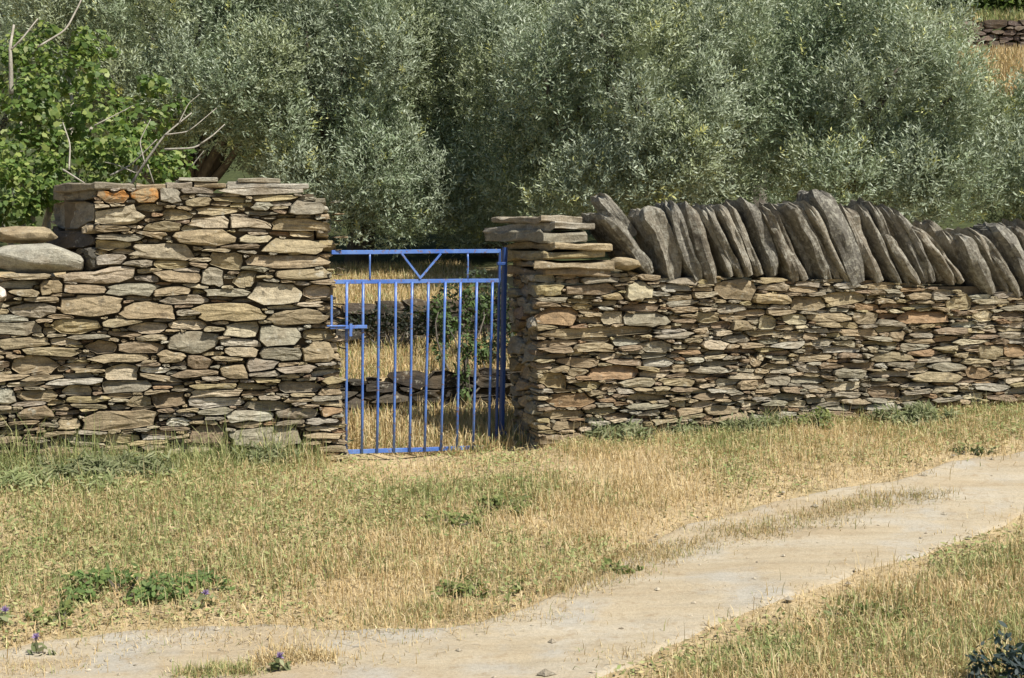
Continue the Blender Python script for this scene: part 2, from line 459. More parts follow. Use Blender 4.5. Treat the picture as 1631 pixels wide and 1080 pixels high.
def prism_mesh(name, poly, z0, z1, mat, seed=0, bev=.012, col=TAN, smooth=False, rough=.006):
    """slab with plan outline poly (world xy), uneven bevelled edges"""
    r = random.Random(seed)
    P = np.array(poly, float); Q = []
    for i in range(len(P)):                # resample so that edges can be uneven
        a, bb = P[i], P[(i+1) % len(P)]
        n = max(2, int(np.linalg.norm(bb-a)/.045))
        for k in range(n): Q.append(a+(bb-a)*k/n)
    Q = np.array(Q); c = Q.mean(0); K = len(Q)
    out = (Q-c)/np.linalg.norm(Q-c, axis=1, keepdims=True)
    ph_ = r.uniform(0, 90); al = np.arange(K)*.045
    rings = []
    h = z1-z0
    lowf = fbm(al*5, al*0+ph_, 3, 3)-.5
    wz0 = (fbm(al*4, al*0+ph_+7, 5)-.5)*rough*1.6; wz1 = (fbm(al*4, al*0+ph_+17, 5)-.5)*rough*2.2
    for k_, (ins, zz, wb) in enumerate(((bev*.8, z0, wz0), (0, z0+h*.18, wz0), (r.uniform(-.004, .006), z0+h*.8, wz1), (bev, z1, wz1))):
        own = fbm(al*9, al*0+ph_+31*(k_+1), 7)-.5
        q = Q - out*ins + out*(lowf*rough*3.2 + own*rough*1.1)[:, None]
        rings.append(np.column_stack([q, zz+wb]))
    V = np.concatenate(rings + [np.array([[*c, z0], [*c, z1]])])
    f, sz = [], []
    for k in range(3):
        for i in range(K):
            j = (i+1) % K
            f += [k*K+i, k*K+j, (k+1)*K+j, (k+1)*K+i]; sz.append(4)
    for i in range(K):
        f += [(i+1) % K, i, 4*K]; sz.append(3)
        f += [3*K+i, 3*K+(i+1) % K, 4*K+1]; sz.append(3)
    cc = np.array([*c, z0])
    return mesh_np(name, V-cc, f, sz, mat, cols=np.tile(col, (len(V), 1)), smooth=smooth), cc
def core_mesh(name, poly, z0, z1):
    P = np.array(poly, float); K = len(P)
    V = np.concatenate([np.column_stack([P, np.full(K, z0)]), np.column_stack([P, np.full(K, z1) if np.isscalar(z1) else z1])])
    f, sz = [], []
    for i in range(K):
        j = (i+1) % K
        f += [i, j, K+j, K+i]; sz.append(4)
    f += list(range(K-1, -1, -1)); sz.append(K); f += list(range(K, 2*K)); sz.append(K)
    return mesh_np(name, V, f, sz, CORE)

def zbox(lst, sx, ox, oy):
    """boxes measured on an enlargement -> stones on the wall plane"""
    out = []
    for (x0, y0, x1, y1, k) in lst:
        u0, za = at_wall(ox+x0/sx, oy+y0/sx); u1, zb = at_wall(ox+x1/sx, oy+y1/sx)
        out.append([(u0+u1)/2, (za+zb)/2, abs(u1-u0)/2*.94, abs(za-zb)/2*.88, random.gauss(0, .045), k])
    return out

# ---- left wall
LW = empty('stone_wall', (*from_uv(-1.2, .25), float(height(*from_uv(-1.2, .25)))), 'tall dry stone wall of tan schist ending left of the blue gate', 'wall')
TR_L = zbox([
 (620,66,738,104,'g'),(742,58,1068,108,'l'),(1000,125,1135,182,'g'),(552,82,620,140,'g'),(868,132,936,166,'l'),(650,115,730,152,'t'),
 (320,146,490,216,'p'),(345,92,436,140,'o'),(458,88,545,138,'o'),(660,180,800,224,'p'),(500,197,630,240,'t'),(570,160,660,198,'t'),
 (930,186,1140,236,'t'),(590,227,815,286,'t'),(826,246,955,281,'p'),(462,270,670,336,'p'),(315,262,440,300,'y'),(890,256,1132,312,'t'),
 (722,302,840,368,'t'),(842,314,1150,360,'t'),(330,312,425,354,'l'),(215,352,475,415,'p'),(530,332,650,366,'y'),(540,370,690,414,'t'),
 (694,350,770,428,'g'),(812,372,880,428,'t'),(868,408,1040,490,'p'),(950,366,1140,404,'t'),(1045,416,1140,470,'p'),(208,452,420,530,'t'),
 (422,477,612,540,'t'),(230,418,368,450,'t'),(372,410,540,460,'g'),(680,482,910,546,'y'),(552,456,720,488,'g'),(930,502,1132,556,'t'),
 (178,532,360,586,'y'),(582,540,710,572,'p'),(450,548,575,586,'p'),(770,550,890,600,'p'),(890,560,1040,630,'g'),(1042,572,1150,610,'t'),
 (582,577,750,655,'g'),(768,628,890,666,'p'),(142,400,210,455,'t'),(40,482,190,530,'g'),(-40,545,150,590,'g'),(30,668,200,722,'t'),
 (360,692,480,746,'p'),(482,700,580,724,'w'),(-20,600,180,640,'t'),(300,612,400,655,'t'),(410,612,560,660,'b'),(540,642,640,690,'t'),
 (642,660,724,712,'b'),(750,690,850,740,'t'),(842,670,960,712,'g'),(645,806,840,836,'w'),(650,776,840,804,'p'),(580,878,650,905,'w'),
 (280,850,545,915,'t'),(522,790,640,840,'b'),(350,750,520,790,'g'),(220,762,320,802,'p'),(660,896,780,970,'b'),(782,906,1040,970,'g'),
 (200,876,280,920,'t'),(950,750,1110,790,'g'),(1040,612,1150,690,'t'),(892,632,1040,680,'g'),(320,655,510,685,'t'),(-30,770,50,830,'l'),
 (60,780,190,820,'t'),(850,820,990,850,'g'),(780,850,940,890,'l'),(950,840,1100,880,'g'),(440,800,520,840,'t'),(60,840,180,880,'b')], 2.161, 0, 260)
uC, _ = at_wall(150, 340)                       # corner where the tall part begins
zT, _ = at_wall(300, 290)[1], 0
zLowTop = at_wall(60, 436)[1]
uEndTop, uEndBot = at_wall(526, 330)[0], at_wall(550, 690)[0]
zb_end = at_wall(550, 700)[1]
def topL(u):
    u = np.asarray(u, float)
    t = np.where(u > uC, zT-.035+.02*(fbm(u*2.3, u*0, 21)-.5), zLowTop+.02*(fbm(u*3, u*0, 4)-.5))
    return np.where((u > uC) & (u > at_wall(488, 300)[0]), t-.05, t)
def botL(u):
    x, y = from_uv(np.asarray(u, float), 0.0); return height(x, y)-.06
def endL(z):
    return uEndTop + (uEndBot-uEndTop)*np.clip((zT-z)/(zT-zb_end), 0, 1) + .02*(fbm(np.asarray(z)*7, np.asarray(z)*0, 31)-.5)
UL0 = -3.9
S, arr = pack(TR_L, UL0, uEndBot, botL, topL,
              [(.10, .17, 4.5, 8.0, 1200, .80), (.065, .13, 4.0, 8.0, 5000, .80), (.04, .09, 3.2, 7.0, 9000, .78), (.016, .05, 1.8, 5.5, 13000, .76)], 3,
              lambda u, z: .78 + .28*sstep(.5, 1.3, z))
def insL(U, Z):
    return (U < endL(Z)) & (Z < topL(U)+.012) & (Z > botL(U)-.03) & ((U > uC-.02) | (Z < zLowTop+.03))
out = outlines(S, arr, insL)
def batter(z): return .05*(1.8-np.asarray(z))
def frame_front(U, Vv, Z):
    x, y = from_uv(U, Vv - .05*(1.8-Z) + .045)
    return np.stack([x, y, Z], 1)
def colL(u, z, r):
    k = r.choices('tpgybrl', [38, 13, 24, 8, 9, 3, 5])[0]
    return jitter_col(COLORS[k], r)
uvis = at_wall(-6, 500)[0]
nL = build_face(LW, S, out, frame_front, colL, 5, visible=lambda u, z: u > uvis, limit=292)
# core just behind the face stones, and the end face towards the gate
TH = .50
def P(u, v): return np.array(from_uv(u, v))
splay = at_depth(82, 340, 8.86)[:2]              # far corner of the shaded left end of the tall part
us, vs = to_uv(*splay)
g0 = float(height(*P(-1, .2)))-.15
me = core_mesh('core', [P(UL0, .07), P(uC+.03, .07), P(uEndTop-.09, .07), P(uEndTop-.09, TH-.06), P(UL0, TH-.06)], g0, zLowTop-.03)
me.transform(__import__('mathutils').Matrix.Translation(-LW.location)); add('core', me, LW)
me = core_mesh('core', [P(uC+.08, .085), P(uEndTop-.09, .085), P(uEndTop-.09, TH-.06), P(us+.08, TH-.06)], zLowTop-.031, zT-.06)
me.transform(__import__('mathutils').Matrix.Translation(-LW.location)); add('core', me, LW)
# end face (towards the gate opening): s runs from front to back
def end_face(wall, ub, us_top, zlo, ztop, thick, seed, sign, colf, used, u_of=None, limit=300):
    S, arr = pack([], .03, thick, lambda s: zlo, lambda s: ztop, [(.10, .15, 2.2, 4, 500, .8), (.06, .1, 2.4, 4.6, 1200, .75), (.03, .06, 2, 4, 1800, .7)], seed)
    o = outlines(S, arr, lambda U, Z: (U > .012) & (U < thick) & (Z < ztop) & (Z > zlo-.05))
    def fr(s, d, z):
        base = ub(z) if callable(ub) else ub
        k = us_top(s, z) if us_top else 0
        x, y = from_uv(base + k + sign*(-d), s - .05*(1.8-np.asarray(z)) + .05)
        return np.stack([x, y, z], 1)
    return build_face(wall, S, o, fr, colf, seed+1, limit=limit, used=used, depth=.08)
def mirror_fr(z): return endL(z)-.012
# for the left wall's gate end the face looks towards +u
end_face(LW, lambda z: endL(z)-.015, None, zb_end-.1, zT-.08, TH-.03, 41, 1, colL, 285)
# shaded end of the tall part: blocky stones on a splayed face
def splay_face(wall, A, B, zlo, ztop, seed, traced, colf, used):
    A = np.array(A); B = np.array(B); L = np.linalg.norm(B-A); d = (B-A)/L
    n = np.array([d[1], -d[0]])
    if np.dot(n, -A) < 0: n = -n
    S, arr = pack(traced, .02, L, lambda s: zlo, lambda s: ztop, [(.06, .12, 1.6, 3, 600, .78), (.03, .06, 1.8, 3.5, 1400, .7)], seed)
    o = outlines(S, arr, lambda U, Z: (U > .004) & (U < L) & (Z < ztop+.01) & (Z > zlo-.03))
    def fr(s, dd, z):
        xy = A[None, :] + d[None, :]*np.asarray(s)[:, None] - n[None, :]*np.asarray(dd)[:, None]
        xy = xy + np.array([-sa, ca])[None, :]*(-.05*(1.8-np.asarray(z)) + .05)[:, None]
        return np.stack([xy[:, 0], xy[:, 1], z], 1)
    return build_face(wall, S, o, fr, colf, seed+1, limit=300, used=used, depth=.09)
Acorner = P(uC, .0); Lsp = np.linalg.norm(splay-Acorner)
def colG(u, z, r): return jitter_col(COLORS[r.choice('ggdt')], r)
zf = at_wall(110, 395)[1]
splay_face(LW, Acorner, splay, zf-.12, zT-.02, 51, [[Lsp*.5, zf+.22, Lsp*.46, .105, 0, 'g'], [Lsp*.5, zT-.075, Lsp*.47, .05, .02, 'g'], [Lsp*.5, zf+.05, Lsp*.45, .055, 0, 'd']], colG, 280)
# flat capping slabs along the top of the tall part
cu = uC-.02; k = 0
caps = [(uC+.0, .30), (.31, .34), (.66, .30), (.97, .42), (1.40, .20)]
span = uEndTop-uC
for k, (a, bb, zz, cc) in enumerate([(0.0, .17, zT-.05, 'g'), (.17, .30, zT-.050, 't'), (.30, .41, zT-.042, 'g'), (.41, .55, zT-.036, 't'), (.55, .92, zT-.036, 'l'), (.60, .80, zT+.006, 'g'), (.35, .52, zT+.004, 'l')]):
    u0 = uC+a*span+.006; u1 = uC+bb*span-.006
    back0 = P(u0, TH) if a > 0 else P(us+.02, TH)
    poly = [P(u0, .05), P(u1, .05), P(u1-.02, TH), back0]
    me, c = prism_mesh('capstone', poly, zz, zz+(.042, .036, .048, .038, .040, .022, .024)[k], STONE, 60+k, col=jitter_col(COLORS[cc], random), rough=.016)
    add('capstone', me, LW, wloc(LW, c))
# lower part, left of the corner: stones along the top
# ---- big grey boulder and the small ones on the low part
def boulder(name, parent, c, rad, rot, mat, col, seed, nu=14, nv=9, p=3.0, rough=.07):
    r = np.random.default_rng(seed)
    th = np.linspace(0, 2*math.pi, nu, endpoint=False); ph = np.linspace(-math.pi/2, math.pi/2, nv+1)
    import bmesh
    bm = bmesh.new()
    for k_ in range(nu*3):
        d = r.normal(size=3); d = d/((np.abs(d)**p).sum())**(1/p)
        bm.verts.new(d*(1-rough*1.6*r.random())*np.array(rad))
    h_ = bmesh.ops.convex_hull(bm, input=bm.verts)
    bmesh.ops.delete(bm, geom=[g_ for g_ in h_['geom_interior'] if isinstance(g_, bmesh.types.BMVert)], context='VERTS')
    bmesh.ops.bevel(bm, geom=bm.edges[:], offset=min(rad)*.06, segments=1, affect='EDGES')
    bm.verts.ensure_lookup_table(); bm.verts.index_update()
    V = np.array([v_.co[:] for v_ in bm.verts]); f, sz = [], []
    for f_ in bm.faces: f += [v_.index for v_ in f_.verts]; sz.append(len(f_.verts))
    bm.free()
    me = mesh_np(name, V, f, sz, mat, cols=np.tile(col, (len(V), 1)), smooth=False)
    o = add(name, me, parent, wloc(parent, c) if parent else c); o.rotation_euler = rot
    return o
def pz(px, py, v):
    u, z = at_wall(px, py, v); x, y = from_uv(u, v); return np.array([x, y, z])
boulder('boulder', LW, pz(58, 414, .10), (.30, .20, .105), (0, math.radians(4), WA), STONE, (0.34, 0.325, 0.265), 78, 12, 10, 3.0, .24)
boulder('stone', LW, pz(38, 374, .28), (.20, .16, .055), (0, .02, WA), STONE, COLORS['t'], 72)
boulder('stone', LW, pz(-150, 420, .18), (.26, .2, .10), (0, -.05, WA), STONE, COLORS['g'], 73)
boulder('stone', LW, pz(-16, 470, .02), (.10, .12, .062), (0, 0, WA), STONE, (0.66, 0.58, 0.52), 74)
boulder('stone', LW, pz(-270, 425, .2), (.22, .2, .08), (0, .05, WA), STONE, COLORS['t'], 75)

# ---- right wall
uR = at_wall(858, 560)[0]
RW = empty('stone_wall', (*from_uv(3.2, .25), float(height(*from_uv(3.2, .25)))), 'dry stone wall right of the gate topped with a row of upright leaning slabs', 'wall')
TR_R = zbox([(532,415,630,490,'p'),(195,412,290,470,'y'),(200,512,350,582,'r'),(182,597,640,630,'t'),(430,530,520,580,'p'),(530,532,700,594,'g'),
 (380,742,580,796,'r'),(215,850,400,902,'r'),(200,1005,370,1050,'t'),(892,402,1050,490,'t'),(670,425,790,456,'l'),(860,382,940,406,'t'),
 (300,420,490,470,'b'),(580,387,660,411,'t'),(832,640,930,682,'p'),(592,650,700,690,'g'),(200,770,300,830,'y'),(200,640,330,668,'t'),
 (340,650,490,690,'t'),(300,480,400,500,'y'),(810,530,900,575,'t'),(1050,545,1125,600,'p'),(950,560,1010,610,'t'),(900,500,1000,535,'g'),
 (1010,690,1080,750,'t'),(960,800,1040,840,'t'),(600,715,720,745,'l'),(200,915,370,945,'t'),(230,960,360,990,'t')], 2.454, 780, 280)
TR_R += zbox([(160,492,305,556,'t'),(222,562,400,600,'t'),(590,552,800,606,'r'),(412,556,520,612,'t'),(330,437,430,466,'l'),(642,476,732,512,'t'),
 (800,492,896,552,'t'),(912,552,980,600,'p'),(862,780,966,832,'r'),(920,690,1020,752,'t'),(650,800,830,846,'t'),(490,720,640,762,'t'),
 (132,570,222,610,'p'),(470,440,590,466,'t'),(740,468,830,492,'l'),(1000,470,1110,500,'l'),(-10,725,50,776,'p'),(245,665,330,700,'g'),
 (120,640,200,670,'p'),(740,620,880,650,'b'),(560,640,620,680,'t'),(330,790,460,830,'g'),(50,820,150,860,'g'),(460,860,600,910,'b'),(1030,690,1108,740,'r')], 2.571, 1200, 280)
capL = [at_wall(px, py)[0:2] for px, py in [(850, 440), (1000, 436), (1120, 446), (1300, 446), (1450, 450), (1560, 470), (1631, 468), (2100, 476)]]
cu_, cz_ = np.array([c[0] for c in capL]), np.array([c[1] for c in capL])
def topR(u): return np.interp(u, cu_, cz_) + .018*(fbm(np.asarray(u)*5, np.asarray(u)*0, 61)-.5)
def botR(u):
    x, y = from_uv(np.asarray(u, float), 0.0); return height(x, y)-.06
UR1 = 6.3
S, arr = pack(TR_R, uR, UR1, botR, topR,
              [(.085, .15, 3.8, 7.5, 700, .82), (.05, .095, 3.0, 6.0, 5500, .80), (.032, .065, 2.4, 5.5, 11000, .78), (.014, .036, 1.6, 4.5, 14000, .76)], 13)
def startR(z): return uR - .02 + .025*(fbm(np.asarray(z)*8, np.asarray(z)*0, 33)-.5)
out = outlines(S, arr, lambda U, Z: (U > startR(Z)) & (Z < topR(U)+.02) & (Z > botR(U)-.03))
def colR(u, z, r):
    q = float(sstep(uR+.2, uR+1.6, u))
    k = r.choices('tpgybrl', [34, 12, 10+22*q, 9-3*q, 12, 9-3*q, 6])[0]
    return jitter_col(COLORS[k], r)
uvr = at_wall(1637, 500)[0]
nR = build_face(RW, S, out, frame_front, colR, 15, visible=lambda u, z: u < uvr, limit=270)
me = core_mesh('core', [P(uR+.08, .07), P(UR1, .07), P(UR1, TH-.05), P(uR+.08, TH-.05)], g0, float(topR(4))-.03)
me.transform(__import__('mathutils').Matrix.Translation(-RW.location)); add('core', me, RW)
zRt = at_wall(860, 440)[1]
# shaded end face of the right wall, looking towards the gate
splay_face(RW, P(uR-.005, .0), P(uR-.03, TH), botR(uR)-.02, zRt, 81, [], lambda u, z, r: jitter_col(COLORS[r.choice('ggbtl')], r), 270)
# cap slabs over the gate end (long flat slabs with splayed ends)
def slab(px0, px1, ptop, pbot, back_px, col, seed, v0=.0, th=.56):
    u0, zt = at_wall(px0, ptop, v0); u1, zb = at_wall(px1, pbot, v0)
    bx, by = at_depth(back_px, 400, 9.78)[:2]
    poly = [P(u0, v0), P(u1, v0), P(u1+.02, th), (bx, by)]
    me, c = prism_mesh('capstone', poly, zb, zt, STONE, seed, bev=.010, col=col, rough=.026)
    o = add('capstone', me, RW, wloc(RW, c)); o.rotation_euler = (0, .035*math.sin(seed*2.1), 0)
for k, (a, b2, t_, bt, bk, cc, v0) in enumerate([(862, 928, 344, 354, 785, 'g', .05), (884, 952, 355, 367, 768, 'l', .02), (866, 936, 368, 385, 776, 'g', .0), (884, 974, 387, 398, 802, 't', -.03),
                                                 (872, 964, 399, 414, 792, 'y', -.02), (852, 978, 416, 427, 816, 't', -.03), (868, 972, 428, 439, 806, 'b', -.01)]):
    slab(a, b2, t_, bt, bk, jitter_col(COLORS[cc], random), 91+k, v0)
boulder('stone', RW, pz(990, 420, .08), (.12, .16, .045), (0, .1, WA), STONE, COLORS['t'], 95)
boulder('stone', RW, pz(1000, 408, .2), (.10, .16, .04), (0, .2, WA), STONE, COLORS['t'], 96)

# leaning coping slabs, each seen edge-on: foot, head, thickness (measured), set back
def coping(px_t, py_t, px_b, py_b, th_px, v, seed, depth=.40):
    r = np.random.default_rng(seed)
    ut, zt = at_wall(px_t, py_t, v); ub, zb = at_wall(px_b, py_b, v)
    L = math.hypot(ut-ub, zt-zb); ang = math.atan2(ut-ub, zt-zb)
    th = th_px/258*.5
    nu, nv = 22, 15
    tz = np.linspace(-1, 1, nv+1)
    V = []
    bow = r.uniform(-.025, .025); skew = r.uniform(-1.6, .6); th *= .92
    ph_ = r.uniform(0, 50, 4)
    for k, q in enumerate(tz):
        e = (1-abs(q)**9)**.5 if abs(q) < 1 else .45
        if q < 0: e = max(e, .75)
        for i in range(nu):
            t = 2*math.pi*i/nu
            cx, cy = math.cos(t), math.sin(t)
            nn = (abs(cx)**10+abs(cy)**10)**(1/10)
            x_, y_ = cx/nn, cy/nn
            wob = 1 + .75*(fbm(q*2.6+ph_[0], cx*1.6+cy*2.2+ph_[1], seed, 4)-.5) + .10*(r.random()-.5)
            lam = .26*(vnoise(y_*3.5+ph_[2], q*1.3+x_*3.0+ph_[3], seed)-.5)
            V.append([x_*th*max(e, .25)*wob + th*lam + bow*(1-q*q), y_*depth*.5*(max(e, .3)**.5)*(1+.25*(vnoise(q*2+ph_[2], x_*1.3, seed+5)-.5)),
                      q*L*.5*(1 + (.22*(vnoise(x_*2.4+ph_[3], y_*3.2+ph_[0], seed)-.5) + .07*skew*x_ if q > .6 else 0))])
    V = np.array(V)
    top = V[nv*nu:(nv+1)*nu].mean(0); bot = V[:nu].mean(0)
    V = np.vstack([V, bot, top])
    f, sz = [], []
    for k in range(nv):
        for i in range(nu):
            j = (i+1) % nu
            f += [k*nu+i, k*nu+j, (k+1)*nu+j, (k+1)*nu+i]; sz.append(4)
    for i in range(nu):
        j = (i+1) % nu
        f += [j, i, (nv+1)*nu]; sz.append(3)
        f += [nv*nu+i, nv*nu+j, (nv+1)*nu+1]; sz.append(3)
    g = r.uniform(.8, 1.2)
    base = [(0.225, 0.210, 0.172), (0.26, 0.237, 0.188), (0.19, 0.180, 0.153), (0.24, 0.214, 0.168)][seed % 4]
    me = mesh_np('coping_stone', V, f, sz, COPING, cols=np.tile(np.array(base)*g, (len(V), 1)), smooth=False)
    x, y = from_uv((ut+ub)/2, v)
    o = add('coping_stone', me, RW, wloc(RW, (x, y, (zt+zb)/2)))
    o.rotation_euler = (r.uniform(-.06, .06), ang, WA + r.uniform(-.12, .12))
    o.rotation_mode = 'XYZ'
C = [(943, 341, 1020, 436, 24), (1022, 334, 1062, 446, 42), (1060, 324, 1098, 446, 25), (1084, 329, 1120, 452, 25), (1108, 328, 1160, 440, 30), (1143, 326, 1188, 440, 32),
     (1172, 323, 1214, 440, 22), (1206, 332, 1257, 446, 32), (1236, 327, 1300, 446, 20), (1256, 325, 1324, 448, 30), (1291, 306, 1350, 452, 42), (1332, 330, 1382, 450, 27),
     (1362, 325, 1420, 452, 30), (1394, 372, 1444, 450, 17), (1398, 332, 1460, 450, 30), (1437, 362, 1506, 450, 30), (1512, 374, 1560, 466, 27), (1534, 366, 1594, 472, 34),
     (1572, 360, 1620, 464, 28), (1606, 356, 1648, 468, 30), (1640, 362, 1690, 470, 30), (1680, 358, 1730, 472, 34), (1725, 366, 1775, 474, 30), (1770, 360, 1815, 474, 34), (1815, 366, 1860, 476, 32), (1860, 362, 1905, 476, 34), (1905, 368, 1950, 478, 30)]
for k, q in enumerate(C):
    if q[4] >= 29 and k not in (1, 10):            # many of the wide ones are two split slabs side by side
        x0, y0, x1, y1, w_ = q; d_ = 2+3*math.sin(k*1.7)
        coping(x0-w_*.22, y0+d_, x1-w_*.24, y1, w_*.56, .19+.03*math.sin(k*2.3), 100+k)
        coping(x0+w_*.27, y0+5-d_*1.5, x1+w_*.26, y1-1, w_*.52, .20+.03*math.sin(k*1.3), 160+k)
    else: coping(*q, .19+.03*math.sin(k*2.3), 100+k)
for k, q in enumerate([(952, 312, 1000, 380, 26), (1466, 354, 1515, 430, 20), (1046, 333, 1086, 440, 16), (1128, 332, 1176, 440, 16), (1224, 330, 1280, 442, 15), (1314, 332, 1366, 444, 16), (1345, 338, 1402, 446, 15), (1378, 336, 1440, 446, 16), (1420, 344, 1482, 446, 18), (1490, 368, 1540, 455, 17), (1553, 366, 1606, 462, 16)]):
    coping(*q, .36 if k < 2 else .27, 140+k, .26 if k < 2 else .34)

# ---- low terrace walls behind the gate and on the far hillside
def terrace_wall(name, label, ptsf, u0, u1, z0f, z1f, seed, cols, passes, sc=1.0, limit=120):
    mid = ptsf(np.array([(u0+u1)/2]), np.array([0.0]))[0]
    W = empty(name, (mid[0], mid[1], float(z0f((u0+u1)/2))), label, 'wall')
    S, arr = pack([], u0, u1, z0f, z1f, passes, seed)
    o = outlines(S, arr, lambda U, Z: (Z < z1f(U)+.03) & (Z > z0f(U)-.05), K=10)
    def fr(U, d, Z):
        xy = ptsf(np.asarray(U), np.asarray(d)); return np.stack([xy[:, 0], xy[:, 1], Z], 1)
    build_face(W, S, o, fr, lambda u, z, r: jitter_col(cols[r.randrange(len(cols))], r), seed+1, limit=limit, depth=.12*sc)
    return W
SHADED_STONE = [(0.06, 0.053, 0.043), (0.085, 0.072, 0.055), (0.045, 0.04, 0.034)]  # terrace step stones, colour darkened to stand in for shade
def tw(v0):
    def fn(U, d):
        vw = v0 - .14*(fbm(U*0.9, U*0+3.3, 5)-.5)
        x, y = from_uv(U, vw + d); return np.stack([x, y], 1)
    return fn
def gz(fn, off):
    def q(u):
        u = np.atleast_1d(np.asarray(u, float)); xy = fn(u.ravel(), np.zeros(u.size)+off); z = height(xy[:, 0], xy[:, 1]).reshape(u.shape)
        return z if z.size > 1 else float(z.ravel()[0])
    return q
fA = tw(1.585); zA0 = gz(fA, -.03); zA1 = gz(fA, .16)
terrace_wall('terrace_wall', 'low stone terrace step coloured dark for shade, seen through the lower gate bars', fA, -1.2, 2.6, lambda u: zA0(u)-.03, lambda u: np.asarray(zA1(u))+.02, 201, SHADED_STONE, [(.08, .14, 2, 4, 900, .8), (.04, .08, 2, 4, 1800, .72)])
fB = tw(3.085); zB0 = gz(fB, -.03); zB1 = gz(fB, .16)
terrace_wall('terrace_wall', 'low stone terrace step coloured dark for shade, seen through the upper gate bars', fB, -1.8, 2.6, lambda u: zB0(u)-.03, lambda u: np.asarray(zB1(u))+.02, 211, SHADED_STONE, [(.10, .16, 2, 4, 900, .8), (.05, .09, 2, 4, 1800, .72)])
def fC(U, d): return np.stack([U, 33.02 + d], 1)
zC0 = gz(fC, -.05); zC1 = gz(fC, .4)
terrace_wall('terrace_wall', 'distant brown stone terrace wall on the hillside at top right', fC, 8, 15, lambda u: zC0(u)-.05, lambda u: np.asarray(zC1(u))+.04, 221,
             [(0.16, 0.125, 0.10), (0.22, 0.18, 0.14), (0.12, 0.09, 0.075)], [(.13, .22, 1.6, 3.6, 1500, .8), (.07, .13, 1.6, 3.4, 3500, .76)], 2.0, 200)

# ------------------------------------------------------------------ blue gate
gl = at_depth(522, 500, 8.79)[:2]; gr = at_depth(806, 500, 9.50)[:2]
gd = (gr-gl)/np.linalg.norm(gr-gl); gn = np.array([gd[1], -gd[0]])   # towards the camera
def gp(px, py, off=0.0):
    r = ray(px, py); t = np.dot(gl, gn)/np.dot(r[:2], gn)
    p = np.array([r[0]*t, r[1]*t, EYE+r[2]*t]); p[:2] += gn*off; return p
def bar_mesh(name, p, q, w, d=None, mat=BLUE, rnd=False):
    """bar from p to q: flat (w along the gate/upright, d deep) or round rod of width w; bevelled"""
    p = np.array(p); q = np.array(q); ax = nrm(q-p); nn3 = np.array([*gn, 0.0])
    side = nrm(np.cross(ax, nn3)); nn3 = nrm(np.cross(side, ax))
    if rnd:
        K = 10; sec = [(w/2*math.cos(2*math.pi*i/K), w/2*math.sin(2*math.pi*i/K)) for i in range(K)]
    else:
        d = d or w; b_ = min(w, d)*.18
        sec = [(w/2-b_, d/2), (-w/2+b_, d/2), (-w/2, d/2-b_), (-w/2, -d/2+b_), (-w/2+b_, -d/2), (w/2-b_, -d/2), (w/2, -d/2+b_), (w/2, d/2-b_)]; K = 8
    V = []
    n = 4
    wob = [np.array([random.uniform(-.0015, .0015) for _ in range(3)]) for _ in range(n+1)]
    for k in range(n+1):
        c = p+(q-p)*k/n + (wob[k] if 0 < k < n else 0)
        for s in sec: V.append(c + side*s[0] + nn3*s[1])
    f, sz = [], []
    for k in range(n):
        for i in range(K):
            j = (i+1) % K; f += [k*K+i, k*K+j, (k+1)*K+j, (k+1)*K+i]; sz.append(4)
    f += list(range(K-1, -1, -1)); sz.append(K); f += list(range(n*K, n*K+K)); sz.append(K)
    return mesh_np(name, np.array(V)-p, f, sz, mat, smooth=rnd), p
hinge_base = gp(797, 722)
G = empty('garden_gate', hinge_base, 'blue metal bar gate with a V ornament between the two stone walls', 'gate')
def gpart(name, a, c, w, d=None, rnd=False, mat=BLUE, parent=None):
    me, p = bar_mesh(name, a, c, w, d, mat, rnd)
    if parent is None: return add(name, me, G, wloc(G, p))
    q = np.array(G.location)+np.array(parent.location)
    return add(name, me, parent, tuple(p-q))
gpart('top_rail', gp(528, 402), gp(797, 400), .026, .012)
gpart('middle_rail', gp(528, 449), gp(797, 447), .026, .012)
gpart('bottom_rail', gp(552, 720), gp(788, 712), .028, .012)
bars = [(551, 550, 716), (577, 575, 719), (603, 599, 719), (629, 626, 718), (655, 651, 717), (681, 675, 716), (708, 701, 715), (732, 726, 714), (758, 752, 713), (783, 777, 712)]
for (xt, xb, yb) in bars:
    gpart('bar', gp(xt, 449, .012), gp(xb, yb+3, .012), .0175, rnd=True)
gpart('stile', gp(796, 401), gp(790, 722), .016, .016, mat=DBLUE)
for (a, c) in ((589, 589), (745, 745)):
    gpart('upright', gp(a, 404), gp(c, 447), .012, rnd=True)
gpart('diagonal_bar', gp(639, 404, .008), gp(669, 444, .008), .014, .008)
gpart('diagonal_bar', gp(701, 404, .010), gp(667, 444, .010), .014, .008)
lk = gpart('lock_frame', gp(522, 521, .035), gp(580, 520, .035), .022, .012)
gpart('lock_side', gp(524, 470, .035), gp(524, 519, .035), .014, .010, parent=lk)
gpart('lock_tab', gp(553.5, 515, .045), gp(553.5, 535, .045), .020, .006, parent=lk)
gpart('lock_bolt', gp(516, 519, .043), gp(546, 519, .043), .012, rnd=True, parent=lk)
for py in (420, 690):
    gpart('hinge', gp(792, py), gp(806, py), .022, .018, mat=DBLUE)
me, p = bar_mesh('gate_post', gp(808, 394, -.03), gp(802, 735, -.03), .030, .034, DBLUE)
tag(add('gate_post', me, None, tuple(p)), 'dark blue square steel post on the hinge side of the gate', 'post')

